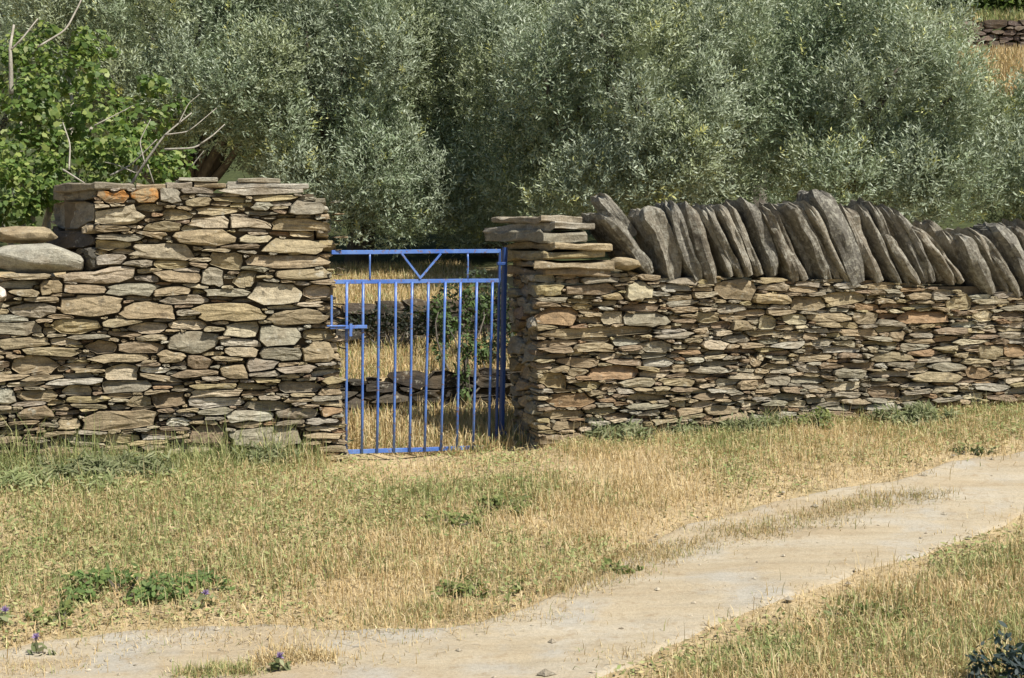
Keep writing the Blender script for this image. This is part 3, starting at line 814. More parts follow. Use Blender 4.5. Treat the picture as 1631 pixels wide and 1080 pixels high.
# ------------------------------------------------------------------ trees
def tube_mesh(name, paths, mat, K=7):
    V, f, sz = [], [], []
    for pts in paths:
        pts = np.array(pts, float)
        o = len(V)
        for k in range(len(pts)):
            c, r_ = pts[k, :3], pts[k, 3]
            ax = nrm(pts[min(k+1, len(pts)-1), :3]-pts[max(k-1, 0), :3])
            ref = np.array([1.0, 0, 0]) if abs(ax[0]) < .8 else np.array([0, 1.0, 0])
            s = nrm(np.cross(ax, ref)); t = np.cross(ax, s)
            for i in range(K):
                q = 2*math.pi*i/K; V.append(c + (s*math.cos(q)+t*math.sin(q))*r_)
        n = len(pts)
        for k in range(n-1):
            for i in range(K):
                j = (i+1) % K; f += [o+k*K+i, o+k*K+j, o+(k+1)*K+j, o+(k+1)*K+i]; sz.append(4)
        f += [o+(n-1)*K+i for i in range(K)]; sz.append(K)
        f += [o+i for i in range(K-1, -1, -1)]; sz.append(K)
    return mesh_np(name, V, f, sz, mat, smooth=True)
def limb(a, c, r0, r1, n=7, wob=.06, seed=0):
    r = np.random.default_rng(seed); a = np.array(a, float); c = np.array(c, float)
    out = []
    L = np.linalg.norm(c-a)
    o1, o2 = r.normal(0, wob*L, 3), r.normal(0, wob*L, 3)
    for k in range(n+1):
        t = k/n
        p = a+(c-a)*t + math.sin(math.pi*t)*o1 + math.sin(2*math.pi*t)*o2*.6
        out.append([*p, r0+(r1-r0)*t])
    return out
def olive_leaves(lobes, per_m2, seed, lsz=(.038, .062), m=12):
    r = np.random.default_rng(seed)
    VV, CC = [], []
    for (c, rad, tint) in lobes:
        rad = np.array(rad); area = 4*math.pi*np.mean(rad)**2
        n = int(area*per_m2/m)
        d = nrm(r.normal(size=(n, 3)))
        keep = (d[:, 1] < .2) | (r.random(n) < .15)
        d = d[keep]; n = len(d)
        st = np.array(c) + d*rad*r.uniform(.45, .92, (n, 1))
        dr = nrm(d*.65 + np.array([.06, -.12, .72]) + r.normal(0, .30, (n, 3)))
        L = r.uniform(.09, .24, (n, 1))
        k = (np.arange(m)+.5)/m
        pos = st[:, None, :] + dr[:, None, :]*(L*k[None, :])[:, :, None]
        curl = r.normal(0, .05, (n, 1, 3)); pos = pos + curl*(k**2)[None, :, None]
        ref = nrm(r.normal(size=(n, 3))); s = nrm(np.cross(dr, ref)); t = np.cross(dr, s)
        az = (np.arange(m)*2.4)[None, :] + r.uniform(0, 6.28, (n, 1)) + r.normal(0, .3, (n, m))
        pe = s[:, None, :]*np.cos(az)[..., None] + t[:, None, :]*np.sin(az)[..., None]
        ld = nrm(dr[:, None, :]*r.uniform(.4, .9, (n, m, 1)) + pe*.75)
        size = r.uniform(*lsz, (n, m, 1))
        sd = nrm(np.cross(ld, dr[:, None, :] + r.normal(0, .35, (n, m, 3))))
        wdt = size*r.uniform(.11, .16, (n, m, 1))
        v0 = pos; v1 = pos + ld*size*.5 + sd*wdt; v2 = pos + ld*size; v3 = pos + ld*size*.5 - sd*wdt
        V = np.stack([v0, v1, v2, v3], 2).reshape(-1, 3)
        col = np.array(tint)[None, None, :]*r.uniform(.72, 1.28, (n, m, 1))*r.uniform(.85, 1.15, (n, 1, 1))
        silver = (r.random((n, m, 1)) < .38)
        col = np.where(silver, col*.5 + np.array([.37, .415, .325])*.74, col)
        yel = r.random((n, 1, 1)) < .03
        col = np.where(yel, col*np.array([1.5, 1.3, .7]), col)
        VV.append(V); CC.append(np.repeat(col.reshape(-1, 3), 4, 0))
    V = np.concatenate(VV); Cc = np.concatenate(CC)
    return V, Cc
OLT = [(0.255, 0.318, 0.195), (0.290, 0.345, 0.235), (0.225, 0.290, 0.175), (0.292, 0.338, 0.185)]
def olive_tree(label, px, py, depth, rx_, rz_, nl, seed, per=3000, ry_=1.0, lr=.38, skirt=()):
    r = np.random.default_rng(seed)
    c = at_depth(px, py, depth)
    gx_, gy_ = c[0]+r.uniform(-.2, .2), c[1]+.25
    gzz = float(height(gx_, gy_))
    T = empty('olive_tree', (gx_, gy_, gzz), label, 'tree', 'olive trees behind the walls')
    lobes = []
    pts = []
    tries = 0
    while len(pts) < nl and tries < 4000:
        tries += 1
        d = nrm(r.normal(size=3))
        if d[1] > .45: continue
        p = c + d*np.array([rx_, ry_, rz_])*r.uniform(.72, 1.0)
        if p[2] < gzz+.35: continue
        if r.random() < .3: p = c + (p-c)*.8
        if pts and min(np.linalg.norm((p-q)*np.array([1, 1, .8])) for q in pts) < lr*1.12: continue
        pts.append(p)
    for p in pts:
        s = lr*r.uniform(.7, 1.1)
        lobes.append((p, (s*r.uniform(.7, 1.0), s*.85, s*r.uniform(1.0, 1.5)), np.array(OLT[r.integers(4)])*r.uniform(.88, 1.14)))
    for (qx, qy, qd, s) in skirt:
        lobes.append((at_depth(qx, qy, qd), (s, s*.9, s*1.1), np.array(OLT[r.integers(4)])))
    V, Cc = olive_leaves(lobes, per, seed+1)
    # loose inner foliage so the crown is not hollow
    inner = [(c, (rx_*.75, ry_*.7, rz_*.75), OLT[2])]
    V2, C2 = olive_leaves(inner, 900, seed+2)
    V = np.concatenate([V, V2]); Cc = np.concatenate([Cc, C2])
    nq = len(V)//4
    me = mesh_np('crown', V-np.array(T.location), np.arange(nq*4), np.full(nq, 4), OLIVE, cols=Cc)
    add('crown', me, T)
    base = np.array([gx_, gy_, gzz-.08]); fork = base + np.array([.05, -.02, .75])
    paths = [limb(base, fork, .17, .12, 6, .05, seed)]
    for k, p in enumerate(pts):
        if k % 2 == 0: paths.append(limb(fork + r.normal(0, .04, 3), p, .06, .012, 8, .07, seed+10+k))
    me = tube_mesh('trunk', [[[q[0]-T.location[0], q[1]-T.location[1], q[2]-T.location[2], q[3]] for q in pth] for pth in paths], BARK)
    add('trunk', me, T)
olive_tree('olive tree whose silvery crown hangs right above the blue gate', 570, 165, 14.7, 1.2, 1.3, 48, 301, skirt=[(560, 335, 13.7, .34), (640, 345, 13.8, .36), (470, 280, 13.7, .32), (590, 270, 13.6, .38), (690, 310, 13.9, .38), (450, 200, 13.8, .36)])
olive_tree('olive tree filling the middle background behind the capped wall end', 800, 110, 15.4, 1.05, 1.6, 46, 311, skirt=[(770, 335, 14.0, .36), (830, 300, 13.4, .38), (860, 220, 13.3, .42), (740, 365, 14.2, .28), (790, 150, 14.0, .46), (775, 55, 14.2, .46), (800, 240, 13.9, .42), (850, 120, 13.6, .4)])
olive_tree('broad olive tree standing behind the first leaning coping slabs', 1020, 145, 13.0, 1.08, 1.05, 46, 321, skirt=[(940, 290, 12.3, .34), (1030, 280, 12.2, .34), (1090, 240, 12.2, .36), (890, 330, 12.4, .28)])
olive_tree('large olive tree at right behind the tallest coping slab', 1385, 170, 13.3, .84, 1.15, 44, 331, skirt=[(1290, 280, 12.5, .3), (1340, 290, 12.3, .33), (1450, 290, 12.4, .34), (1530, 300, 12.5, .34), (1590, 255, 12.6, .32), (1540, 200, 12.9, .28), (1595, 185, 12.9, .26), (1640, 170, 13.0, .24)])
olive_tree('hazy olive tree rising behind the leafy fig bush at upper left', 270, 60, 14.6, 1.45, 1.15, 42, 341, skirt=[(375, 150, 13.6, .40), (310, 150, 13.7, .36), (420, 110, 13.7, .40), (345, 205, 13.9, .28), (250, 150, 13.8, .34), (410, 215, 14.2, .26)])
olive_tree('olive tree in the gap between the two right crowns, farther back', 1200, -20, 16.4, 1.2, 1.25, 26, 351, per=1800, skirt=[(1190, 85, 14.8, .45), (1220, 20, 14.8, .5), (1160, 130, 14.6, .36)])
olive_tree('shaded olive tree deep in the dark gap between the two right crowns', 1165, 215, 15.6, .8, .9, 18, 391, per=1500)
olive_tree('olive tree cut by the right edge behind the coping row', 1720, 320, 13.2, .8, .75, 16, 361, skirt=[(1640, 300, 12.6, .3)])
olive_tree('dark olive tree cut by the top left corner', -60, 20, 15.8, 1.3, 1.3, 24, 371, per=1500)
olive_tree('olive tree far back whose top crosses the upper frame edge at centre left', 480, -60, 17.0, 1.5, 1.3, 24, 381, per=1300)

# ---- fig bush with bare branches at upper left
def blob_leaves(lobes, n_per, size, seed, tints, shape, up=.5, squash=.25):
    """broad leaves; shape = outline in the leaf plane (x along, y across)"""
    r = np.random.default_rng(seed)
    sh = np.array(shape); K = len(sh)
    VV, CC = [], []
    for (c, rad) in lobes:
        n = int(n_per*np.mean(rad)**2)
        d = nrm(r.normal(size=(n, 3)))
        d = d[(d[:, 1] < .4) | (r.random(n) < .3)]; n = len(d)
        pos = np.array(c) + d*np.array(rad)*r.uniform(.3, 1.0, (n, 1))**.6
        nm = nrm(d*.6 + np.array([.15, -.25, up]) + r.normal(0, .4, (n, 3)))
        ax = nrm(np.cross(nm, r.normal(size=(n, 3)))); sd = np.cross(nm, ax)
        s = r.uniform(size[0], size[1], (n, 1))
        cup = r.uniform(.0, squash, (n, 1))
        P_ = [pos + ax*s*q[0] + sd*s*q[1] - nm*s*cup*(q[1]**2*2 + q[0]**2*.6) for q in sh]
        VV.append(np.stack(P_, 1).reshape(-1, 3))
        t = np.array(tints)[r.integers(len(tints), size=n)]*r.uniform(.75, 1.25, (n, 1))
        CC.append(np.repeat(t, K, 0))
    V = np.concatenate(VV); n = len(V)//K
    return V, np.arange(n*K), np.full(n, K), np.concatenate(CC)
FIGLEAF = [(-.1, 0), (.05, .30), (.28, .30), (.5, .36), (.62, .17), (.95, .03), (.62, -.19), (.46, -.34), (.25, -.27), (.02, -.32)]
OVAL = [(0, 0), (.3, .2), (.65, .2), (1, 0), (.65, -.2), (.3, -.2)]
fl = []
r_ = np.random.default_rng(77)
for (px, py, dd, s) in [(60, 250, 9.9, .34), (150, 190, 10.1, .34), (230, 190, 10.2, .26), (30, 150, 10.4, .28), (110, 120, 10.5, .27), (200, 250, 9.8, .28), (20, 300, 9.6, .26), (100, 300, 9.7, .24),
                        (-60, 220, 10, .36), (-120, 300, 9.8, .36), (60, 190, 9.9, .27), (265, 275, 9.7, .16), (160, 280, 9.6, .17), (30, 335, 9.5, .15), (-40, 330, 9.5, .24), (290, 265, 9.8, .12), (140, 85, 10.6, .18), (-90, 120, 10.3, .34), (60, 80, 10.6, .20)]:
    fl.append((at_depth(px, py, dd), (s*.8, s*.75, s*.8)))
    for k_ in range(5):
        dv = nrm(r_.normal(size=3)*np.array([1, .7, 1]) + np.array([.1, -.2, .25])); q_ = s*r_.uniform(.22, .42)
        fl.append((at_depth(px, py, dd)+dv*s*r_.uniform(.75, 1.1), (q_, q_, q_*.8)))
fb = np.array([*at_depth(60, 300, 9.9)[:2], 0]); fb[2] = float(height(fb[0], fb[1]))
FT = empty('fig_bush', tuple(fb), 'bright green leafy fig bush with bare pale branches at the left', 'bush')
V, f, s, c = blob_leaves(fl, 8000, (.028, .066), 78, [(0.10, 0.165, 0.035), (0.16, 0.225, 0.055), (0.07, 0.12, 0.028), (0.23, 0.28, 0.075)], FIGLEAF)
add('foliage', mesh_np('foliage', V-fb, f, s, FIG, cols=c), FT)
def pxpath(pts, r0, r1):
    n = len(pts); P_ = np.array([at_depth(*p) for p in pts]); t = np.linspace(0, n-1, n*4)
    Q = np.stack([np.interp(t, np.arange(n), P_[:, i]) for i in range(3)], 1)
    Q[1:-1] = .25*Q[:-2]+.5*Q[1:-1]+.25*Q[2:]
    return [[*(Q[k]-fb), .78*(r0+(r1-r0)*k/(len(Q)-1))] for k in range(len(Q))]
stems = [[*(q-fb), w] for q, w in ()]
brs = [pxpath([(205, 300, 9.55), (230, 260, 9.5), (262, 215, 9.5), (305, 180, 9.6)], .014, .005),
       pxpath([(262, 215, 9.5), (300, 210, 9.5), (345, 172, 9.6)], .007, .003),
       pxpath([(262, 238, 9.5), (310, 236, 9.5), (340, 215, 9.55), (358, 198, 9.6)], .010, .004),
       pxpath([(175, 280, 9.5), (210, 262, 9.5), (250, 222, 9.5)], .009, .005),
       pxpath([(235, 262, 9.5), (245, 292, 9.5)], .006, .004), pxpath([(305, 265, 9.6), (325, 240, 9.6)], .006, .003),
       pxpath([(110, 270, 9.5), (112, 230, 9.6), (100, 195, 9.7)], .008, .005), pxpath([(100, 270, 9.5), (135, 292, 9.45)], .009, .006),
       pxpath([(230, 258, 9.45), (222, 225, 9.5), (240, 190, 9.55)], .006, .003), pxpath([(285, 196, 9.5), (300, 165, 9.55), (318, 150, 9.6)], .005, .002), pxpath([(215, 275, 9.45), (185, 262, 9.5), (165, 258, 9.5)], .005, .003),
       pxpath([(150, 200, 9.6), (200, 175, 9.7), (212, 168, 9.7)], .006, .003),
       pxpath([(18, 150, 10.0), (17, 100, 10.0), (16, 75, 10.0), (22, 40, 10.1)], .022, .010), pxpath([(17, 80, 10.0), (35, 62, 10), (60, 30, 10.1)], .010, .006),
       pxpath([(60, 75, 10.0), (105, 48, 10.1), (130, 0, 10.2), (135, -40, 10.3)], .010, .006)]
for q_ in brs: add('bare_branch', tube_mesh('bare_branch', [q_], PALEBARK, 6), FT)
trk = []
for k, (c_, rr_) in enumerate(fl[0:72:6]):
    trk.append(limb((0, 0, -.05), c_-fb, .035, .010, 8, .06, 500+k))
add('trunk', tube_mesh('trunk', trk, PALEBARK, 6), FT)

# ---- shrubs: inside the gate, and on the far hillside
def shrub(name, label, lobes, base, n_per, size, tints, shape, seed, mat=WEED, cat='shrub', up=.5):
    base = np.array(base, float); base[2] = float(height(base[0], base[1]))
    T = empty(name, tuple(base), label, cat)
    V, f, s, c = blob_leaves(lobes, n_per, size, seed, tints, shape, up)
    add('foliage', mesh_np('foliage', V-base, f, s, mat, cols=c), T)
    add('stem', tube_mesh('stem', [limb((random.uniform(-.02, .02), random.uniform(-.02, .02), -.04), np.array(l[0])-base, .012, .004, 6, .06, seed+k) for k, l in enumerate(lobes[:12])], BARK, 5), T)
    return T
sb = at_depth(735, 600, 10.6)
shrub('leafy_shrub', 'upright green shrub growing behind the right half of the gate',
      [(at_depth(x, y, d), (s*.8, s*.7, s*1.3)) for x, y, d, s in [(742, 630, 10.6, .07), (738, 590, 10.6, .08), (745, 550, 10.6, .08), (740, 510, 10.7, .08), (745, 475, 10.7, .07), (765, 560, 10.9, .09), (712, 520, 11.2, .10), (703, 560, 11.2, .09), (700, 490, 11.3, .10), (770, 490, 11.2, .09), (768, 610, 10.9, .08)]],
      sb, 17000, (.025, .055), [(0.09, 0.14, 0.05), (0.12, 0.18, 0.06), (0.06, 0.095, 0.035)], OVAL, 401)
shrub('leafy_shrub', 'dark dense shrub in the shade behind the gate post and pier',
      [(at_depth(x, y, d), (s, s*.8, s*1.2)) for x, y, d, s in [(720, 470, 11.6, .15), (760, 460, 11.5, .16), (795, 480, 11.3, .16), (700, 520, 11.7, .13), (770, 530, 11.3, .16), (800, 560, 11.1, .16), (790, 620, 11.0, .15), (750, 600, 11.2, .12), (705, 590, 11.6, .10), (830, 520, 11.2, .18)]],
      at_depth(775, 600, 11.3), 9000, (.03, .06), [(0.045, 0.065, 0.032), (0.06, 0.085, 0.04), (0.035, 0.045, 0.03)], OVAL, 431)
shrub('leafy_shrub', 'near-black shrub added to stand for deep shade along the upper terrace step behind the gate',
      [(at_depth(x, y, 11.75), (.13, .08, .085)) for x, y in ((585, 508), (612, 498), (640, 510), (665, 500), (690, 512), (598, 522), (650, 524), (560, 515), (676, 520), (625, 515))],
      at_depth(630, 520, 11.75), 14000, (.02, .045), [(0.02, 0.026, 0.018), (0.03, 0.036, 0.024), (0.015, 0.018, 0.015)], OVAL, 441)  # added shrub, leaves near black in place of the step's deep shade
for k, (x, y, d, s, lab) in enumerate([(1600, 5, 35.5, .9, 'yellow green bush above the distant terrace wall'), (1690, 10, 35.8, 1.0, 'bush above the distant wall, cut by the right frame edge'), (1520, 10, 36.2, .9, 'dark green bush at the top beside the right olive crown')]):
    p_ = at_depth(x, y, d)
    shrub('hillside_bush', lab, [(p_ + np.array([dx*s*.6, 0, dz*s*.4]), (s*.6, s*.6, s*.6)) for dx, dz in ((0, 0), (-.9, -.4), (.9, -.3), (0, .8), (.5, .5), (-.6, .6), (0, -.8))], p_, 2600, (.10, .2),
          [(0.10, 0.15, 0.03), (0.13, 0.18, 0.035), (0.07, 0.10, 0.03)] if k != 2 else [(0.05, 0.075, 0.03), (0.07, 0.1, 0.035)], OVAL, 411+k, cat='bush')

# ------------------------------------------------------------------ grass
STRAW = np.array([[0.60, 0.49, 0.27], [0.54, 0.42, 0.215], [0.68, 0.58, 0.36], [0.46, 0.34, 0.17], [0.58, 0.435, 0.235]])
GREEN = np.array([[0.25, 0.295, 0.11], [0.34, 0.36, 0.15], [0.185, 0.24, 0.09], [0.42, 0.42, 0.20]])
PATCH = []        # (x, y, radius, weight) green tendency, from places seen in the photograph
for (px, py, rad, w) in [(40, 790, .5, .75), (120, 830, .5, .6), (10, 740, .4, .8), (480, 690, .35, .6), (420, 870, .55, .5), (250, 860, .6, .45), (600, 790, .6, .35), (700, 830, .4, .5), (820, 800, .35, .6),
                         (900, 690, .4, .5), (1000, 690, .35, .7), (1080, 675, .35, .85), (1200, 680, .35, .7), (1320, 665, .35, .75), (1450, 660, .35, .6), (1560, 650, .3, .5), (1540, 718, .2, .7), (760, 945, .2, .6),
                         (1350, 960, .35, .7), (1250, 1000, .35, .6), (1200, 1060, .4, .6), (1420, 1000, .3, .5), (980, 905, .2, .5), (530, 860, .5, .35), (1120, 1070, .3, .6)]:
    p_ = on_ground(px, py); PATCH.append((p_[0], p_[1], rad, w))
def greenness(x, y):
    u_, v_ = to_uv(x, y)
    g = .36 + .26*sstep(.3, -1.6, x) + .2*sstep(-1.6, -2.6, x) + .32*sstep(-.45, -.1, v_)*(v_ < .3)
    for (a, c, r_, w) in PATCH:
        g = np.maximum(g, w*np.exp(-((x-a)**2+(y-c)**2)/(r_*r_)))
    return np.clip(g + 1.7*(fbm(x*1.5, y*1.5, 91)-.5) + .7*(fbm(x*6, y*6, 92)-.5), 0, .97)
def blades(x, y, h, w, seed, green, lay=.35, colmul=1.0):
    r = np.random.default_rng(seed); n = len(x)
    z = height(x, y)-.01
    az = r.uniform(0, 2*math.pi, n)
    lean = np.abs(r.normal(0, lay, n)) + .05
    dx, dy = np.cos(az), np.sin(az)
    sx_, sy_ = -dy, dx
    rot = r.uniform(-.8, .8, n); sx2 = sx_*np.cos(rot)+dx*np.sin(rot); sy2 = sy_*np.cos(rot)+dy*np.sin(rot)
    b0 = np.stack([x, y, z], 1); S_ = np.stack([sx2, sy2, np.zeros(n)], 1)
    up1 = np.stack([dx*np.sin(lean*.5), dy*np.sin(lean*.5), np.cos(lean*.5)], 1)
    l2 = np.minimum(lean*1.7, 1.75)
    up2 = np.stack([dx*np.sin(l2), dy*np.sin(l2), np.cos(l2)], 1)
    m_ = b0 + up1*(h*.55)[:, None]; t_ = m_ + up2*(h*.45)[:, None]
    W = w[:, None]*.5
    V = np.stack([b0-S_*W, b0+S_*W, m_+S_*W*.75, m_-S_*W*.75, t_], 1).reshape(-1, 3)
    i = np.arange(n)[:, None]*5
    f = np.concatenate([i+0, i+1, i+2, i+3, i+3, i+2, i+4], 1).ravel()
    sz = np.tile([4, 3], n)
    isg = r.random(n) < green
    c = np.where(isg[:, None], GREEN[r.integers(len(GREEN), size=n)], STRAW[r.integers(len(STRAW), size=n)])*r.uniform(.8, 1.2, (n, 1))*colmul
    return V, f, sz, np.repeat(c, 5, 0)
class Acc:
    def __init__(s): s.v = []; s.f = []; s.s = []; s.c = []; s.n = 0
    def add(s, V, f, sz, c): s.v.append(V); s.f.append(f+s.n); s.s.append(sz); s.c.append(c); s.n += len(V)
    def build(s, name, mat): return mesh_np(name, np.concatenate(s.v), np.concatenate(s.f), np.concatenate(s.s), mat, cols=np.concatenate(s.c))
r = np.random.default_rng(55)
def blocked(x, y):
    u, v = to_uv(x, y)
    return (v > -.03) & (v < .56) & ((u < uEndBot+.02) | (u > uR-.02))
# verge between wall and track
A_ = Acc()
n = 300000
x = r.uniform(-4.2, 5.6, n); y = r.uniform(5.0, 11.0, n)
u, v = to_uv(x, y)
du_ = y - y_up(x)                       # distance above the road edge
keep = (du_ > -.05) & (v < .5) & ~blocked(x, y) & (np.abs(x) < .40*y+.5)
dens = .35 + .65*sstep(.0, .5, du_) ; dens *= .2 + 1.5*fbm(x*2.6, y*2.6, 94)
near_gate = np.exp(-((u-.7)/.6)**2)
keep &= r.random(n) < dens*np.where((u > -.1) & (u < 1.4) & (v > -.6), .45, 1.0)
x, y, u, v, du_ = x[keep], y[keep], u[keep], v[keep], du_[keep]
h = (.022 + .042*sstep(.05, .9, du_)*(.0+2.2*fbm(x*2.3, y*2.3, 95)**1.6))*r.uniform(.4, 1.8, len(x))
h *= 1 + .6*sstep(-.3, -.05, v)*(u > uR) + 3.6*sstep(-.6, -.05, v)*(u < uEndBot-.15)*(.3+1.3*fbm(x*2.8, y*2.8, 198)) - .78*((u > uEndBot-.1) & (u < uR+.05) & (v > -.9))
A_.add(*blades(x, y, h, r.uniform(.003, .006, len(x)), 56, greenness(x, y), 1.1))
# fallen straw lying on the verge and the track edge
n = 90000
x = r.uniform(-4, 5.4, n); y = r.uniform(4.8, 10.5, n); u, v = to_uv(x, y); du_ = y-y_up(x)
keep = (du_ > -.4) & (v < -.05) & (np.abs(x) < .40*y+.4) & (r.random(n) < (.04+.9*sstep(-.35, .15, du_))*(.2+1.5*fbm(x*2.6, y*2.6, 197))); x, y = x[keep], y[keep]
A_.add(*blades(x, y, r.uniform(.03, .12, len(x)), r.uniform(.003, .006, len(x)), 57, np.zeros(len(x))+.04, 1.6))
# tall seed stalks
n = 22000
x = r.uniform(-4, 5.4, n); y = r.uniform(5.5, 10.5, n); u, v = to_uv(x, y); du_ = y-y_up(x)
keep = (du_ > .25) & (v < .0) & ~blocked(x, y) & (r.random(n) < .2+fbm(x*2, y*2, 96)) & (~((u > uEndBot-.1) & (u < uR+.05) & (v > -.4))); x, y = x[keep], y[keep]
A_.add(*blades(x, y, r.uniform(.07, .21, len(x)), r.uniform(.0022, .004, len(x)), 58, greenness(x, y)*.9, .75, 1.08))
# low leafy ground cover among the grass
def cover(acc, x, y, seed, lo=.005, hi=.05, size=(.008, .021)):
    q = np.random.default_rng(seed); n = len(x)
    nm = nrm(np.stack([q.normal(0, .55, n), q.normal(-.2, .55, n), np.ones(n)], 1)); ax = nrm(np.cross(nm, q.normal(size=(n, 3)))); sd = np.cross(nm, ax)
    pos = np.stack([x, y, height(x, y)+q.uniform(lo, hi, n)], 1); sz = q.uniform(*size, (n, 1))
    V = np.stack([pos-ax*sz, pos+sd*sz*.38, pos+ax*sz, pos-sd*sz*.38], 1).reshape(-1, 3)
    T_ = np.array([(0.28, 0.31, 0.13), (0.34, 0.35, 0.165), (0.21, 0.26, 0.10), (0.42, 0.37, 0.19), (0.36, 0.28, 0.15)])
    c = T_[q.integers(len(T_), size=n)]*q.uniform(.75, 1.25, (n, 1))
    acc.add(V, np.arange(4*n), np.full(n, 4), np.repeat(c, 4, 0))
n = 130000
x = r.uniform(-4.2, 5.6, n); y = r.uniform(5.0, 11.0, n); u, v = to_uv(x, y); du_ = y-y_up(x)
keep = (du_ > .02) & (v < .2) & ~blocked(x, y) & (np.abs(x) < .40*y+.4) & (r.random(n) < np.clip(greenness(x, y)*1.5-.25, 0, 1))
cover(A_, x[keep], y[keep], 64)
tag(add('verge_grass', A_.build('verge_grass', GRASS)), 'dry straw and green grass covering the verge below the walls', 'grass', None, 'stuff')
# foreground right bank
B_ = Acc()
n = 110000
x = r.uniform(.3, 4.0, n); y = r.uniform(3.6, 8.2, n); dl = y_lo(x)-y
keep = (dl > -.03) & (np.abs(x) < .40*y+.3) & (y > 3.9) & (r.random(n) < (.25+.75*sstep(0, .45, dl))*(.4+1.1*fbm(x*3.3, y*3.3, 97)))
x, y, dl = x[keep], y[keep], dl[keep]
h = (.025+.06*sstep(0, .6, dl)*(.3+1.4*fbm(x*2.4, y*2.4, 98)))*r.uniform(.5, 1.5, len(x))
B_.add(*blades(x, y, h, r.uniform(.0035, .006, len(x)), 59, np.clip(greenness(x, y)*1.1, 0, 1), 1.1))
n = 24000
x = r.uniform(.2, 4.0, n); y = r.uniform(3.8, 8.2, n); dl = y_lo(x)-y
keep = (dl > -.35) & (np.abs(x) < .40*y+.3) & (r.random(n) < (.03+.9*sstep(-.3, .15, dl))*(.2+1.5*fbm(x*2.6, y*2.6, 199))); x, y = x[keep], y[keep]
B_.add(*blades(x, y, r.uniform(.03, .10, len(x)), r.uniform(.0025, .005, len(x)), 60, np.zeros(len(x))+.08, 1.6))
n = 40000
x = r.uniform(.3, 4.0, n); y = r.uniform(3.8, 8.2, n); dl = y_lo(x)-y
keep = (dl > .02) & (np.abs(x) < .40*y+.3) & (r.random(n) < np.clip(greenness(x, y)*1.5-.3, 0, 1))
cover(B_, x[keep], y[keep], 65, .005, .04)
tag(add('bank_grass', B_.build('bank_grass', GRASS)), 'short mixed dry and green grass on the near side of the track', 'grass', None, 'stuff')
# strip of tufts in the middle of the track
T_ = Acc()
line = np.array([on_ground(px, py)[:2] for px, py in [(900, 945), (980, 912), (1060, 880), (1150, 856), (1250, 838), (1330, 822), (1400, 802), (1480, 788)]])
for k in range(260):
    t = r.uniform(0, len(line)-1.001); i = int(t); c = line[i]+(line[i+1]-line[i])*(t-i) + r.normal(0, .06, 2)
    if fbm(np.array([c[0]*3.5]), np.array([c[1]*3.5]), 99)[0] < .36: continue
    m_ = int(r.integers(30, 130)); x = c[0]+r.normal(0, .09, m_); y = c[1]+r.normal(0, .05, m_)
    T_.add(*blades(x, y, r.uniform(.015, .075, m_)*r.uniform(.6, 1.2), r.uniform(.0025, .005, m_), 600+k, np.zeros(m_)+r.uniform(.0, .35), 1.3, r.uniform(.75, 1.05)))
for (px, py, rad, m_, g_) in [(470, 1050, .07, 900, .02), (430, 1060, .04, 400, .03), (505, 1052, .04, 350, .02), (350, 1074, .05, 700, .7), (310, 1080, .04, 400, .6), (390, 1076, .03, 300, .6), (630, 985, .12, 900, .3), (680, 975, .1, 700, .35)]:
    c = on_ground(px, py); x = c[0]+r.normal(0, rad, m_); y = c[1]+r.normal(0, rad*.7, m_)
    x += r.normal(0, rad*.8, m_); y += r.normal(0, rad*.4, m_)
    T_.add(*blades(x, y, r.uniform(.02, .09, m_), r.uniform(.0025, .005, m_), 900+px, np.zeros(m_)+g_, 1.1))
for (px, py, rad, m_) in [(90, 1062, .16, 500), (20, 1072, .14, 600), (620, 1014, .18, 600), (240, 1022, .2, 600), (420, 1016, .2, 700), (820, 985, .16, 500), (1290, 826, .22, 500), (560, 1060, .12, 250), (1010, 1045, .15, 350)]:
    c = on_ground(px, py); x = c[0]+r.normal(0, rad, m_); y = c[1]+r.normal(0, rad*.5, m_)
    T_.add(*blades(x, y, r.uniform(.02, .07, m_), r.uniform(.0025, .0045, m_), 1900+px, np.zeros(m_)+.1, 1.7))
tag(add('track_tufts', T_.build('track_tufts', GRASS)), 'sparse dry tufts growing along the middle of the track', 'grass', None, 'stuff')
# behind the gate: terraces of dry grass, and the far golden field
D_ = Acc()
n = 70000
x = r.uniform(-2.2, 1.4, n); y = r.uniform(9.2, 15, n); u, v = to_uv(x, y)
keep = (v > .15) & (u > -1.4) & (u < 2.2) & ~blocked(x, y) & (np.abs(v-1.62) > .07) & (np.abs(v-3.12) > .07); x, y, v = x[keep], y[keep], v[keep]
h = r.uniform(.04, .14, len(x))*(1+.4*(v < 1.5))
D_.add(*blades(x, y, h, r.uniform(.005, .009, len(x)), 61, np.clip(.22+.7*(fbm(x*2, y*2, 93)-.5), 0, 1), .9))
n = 26000
x = r.uniform(8.5, 14, n); y = r.uniform(27.5, 33, n)
D_.add(*blades(x, y, r.uniform(.15, .4, n), r.uniform(.025, .05, n), 62, np.zeros(n)+.03, .6))
n = 6000
x = r.uniform(8.5, 14.5, n); y = r.uniform(33.5, 38, n)
D_.add(*blades(x, y, r.uniform(.2, .45, n), r.uniform(.02, .04, n), 63, np.zeros(n)+.8, .4))
tag(add('field_grass', D_.build('field_grass', GRASS)), 'tall dry grass on the terraces behind the walls', 'grass', None, 'stuff')

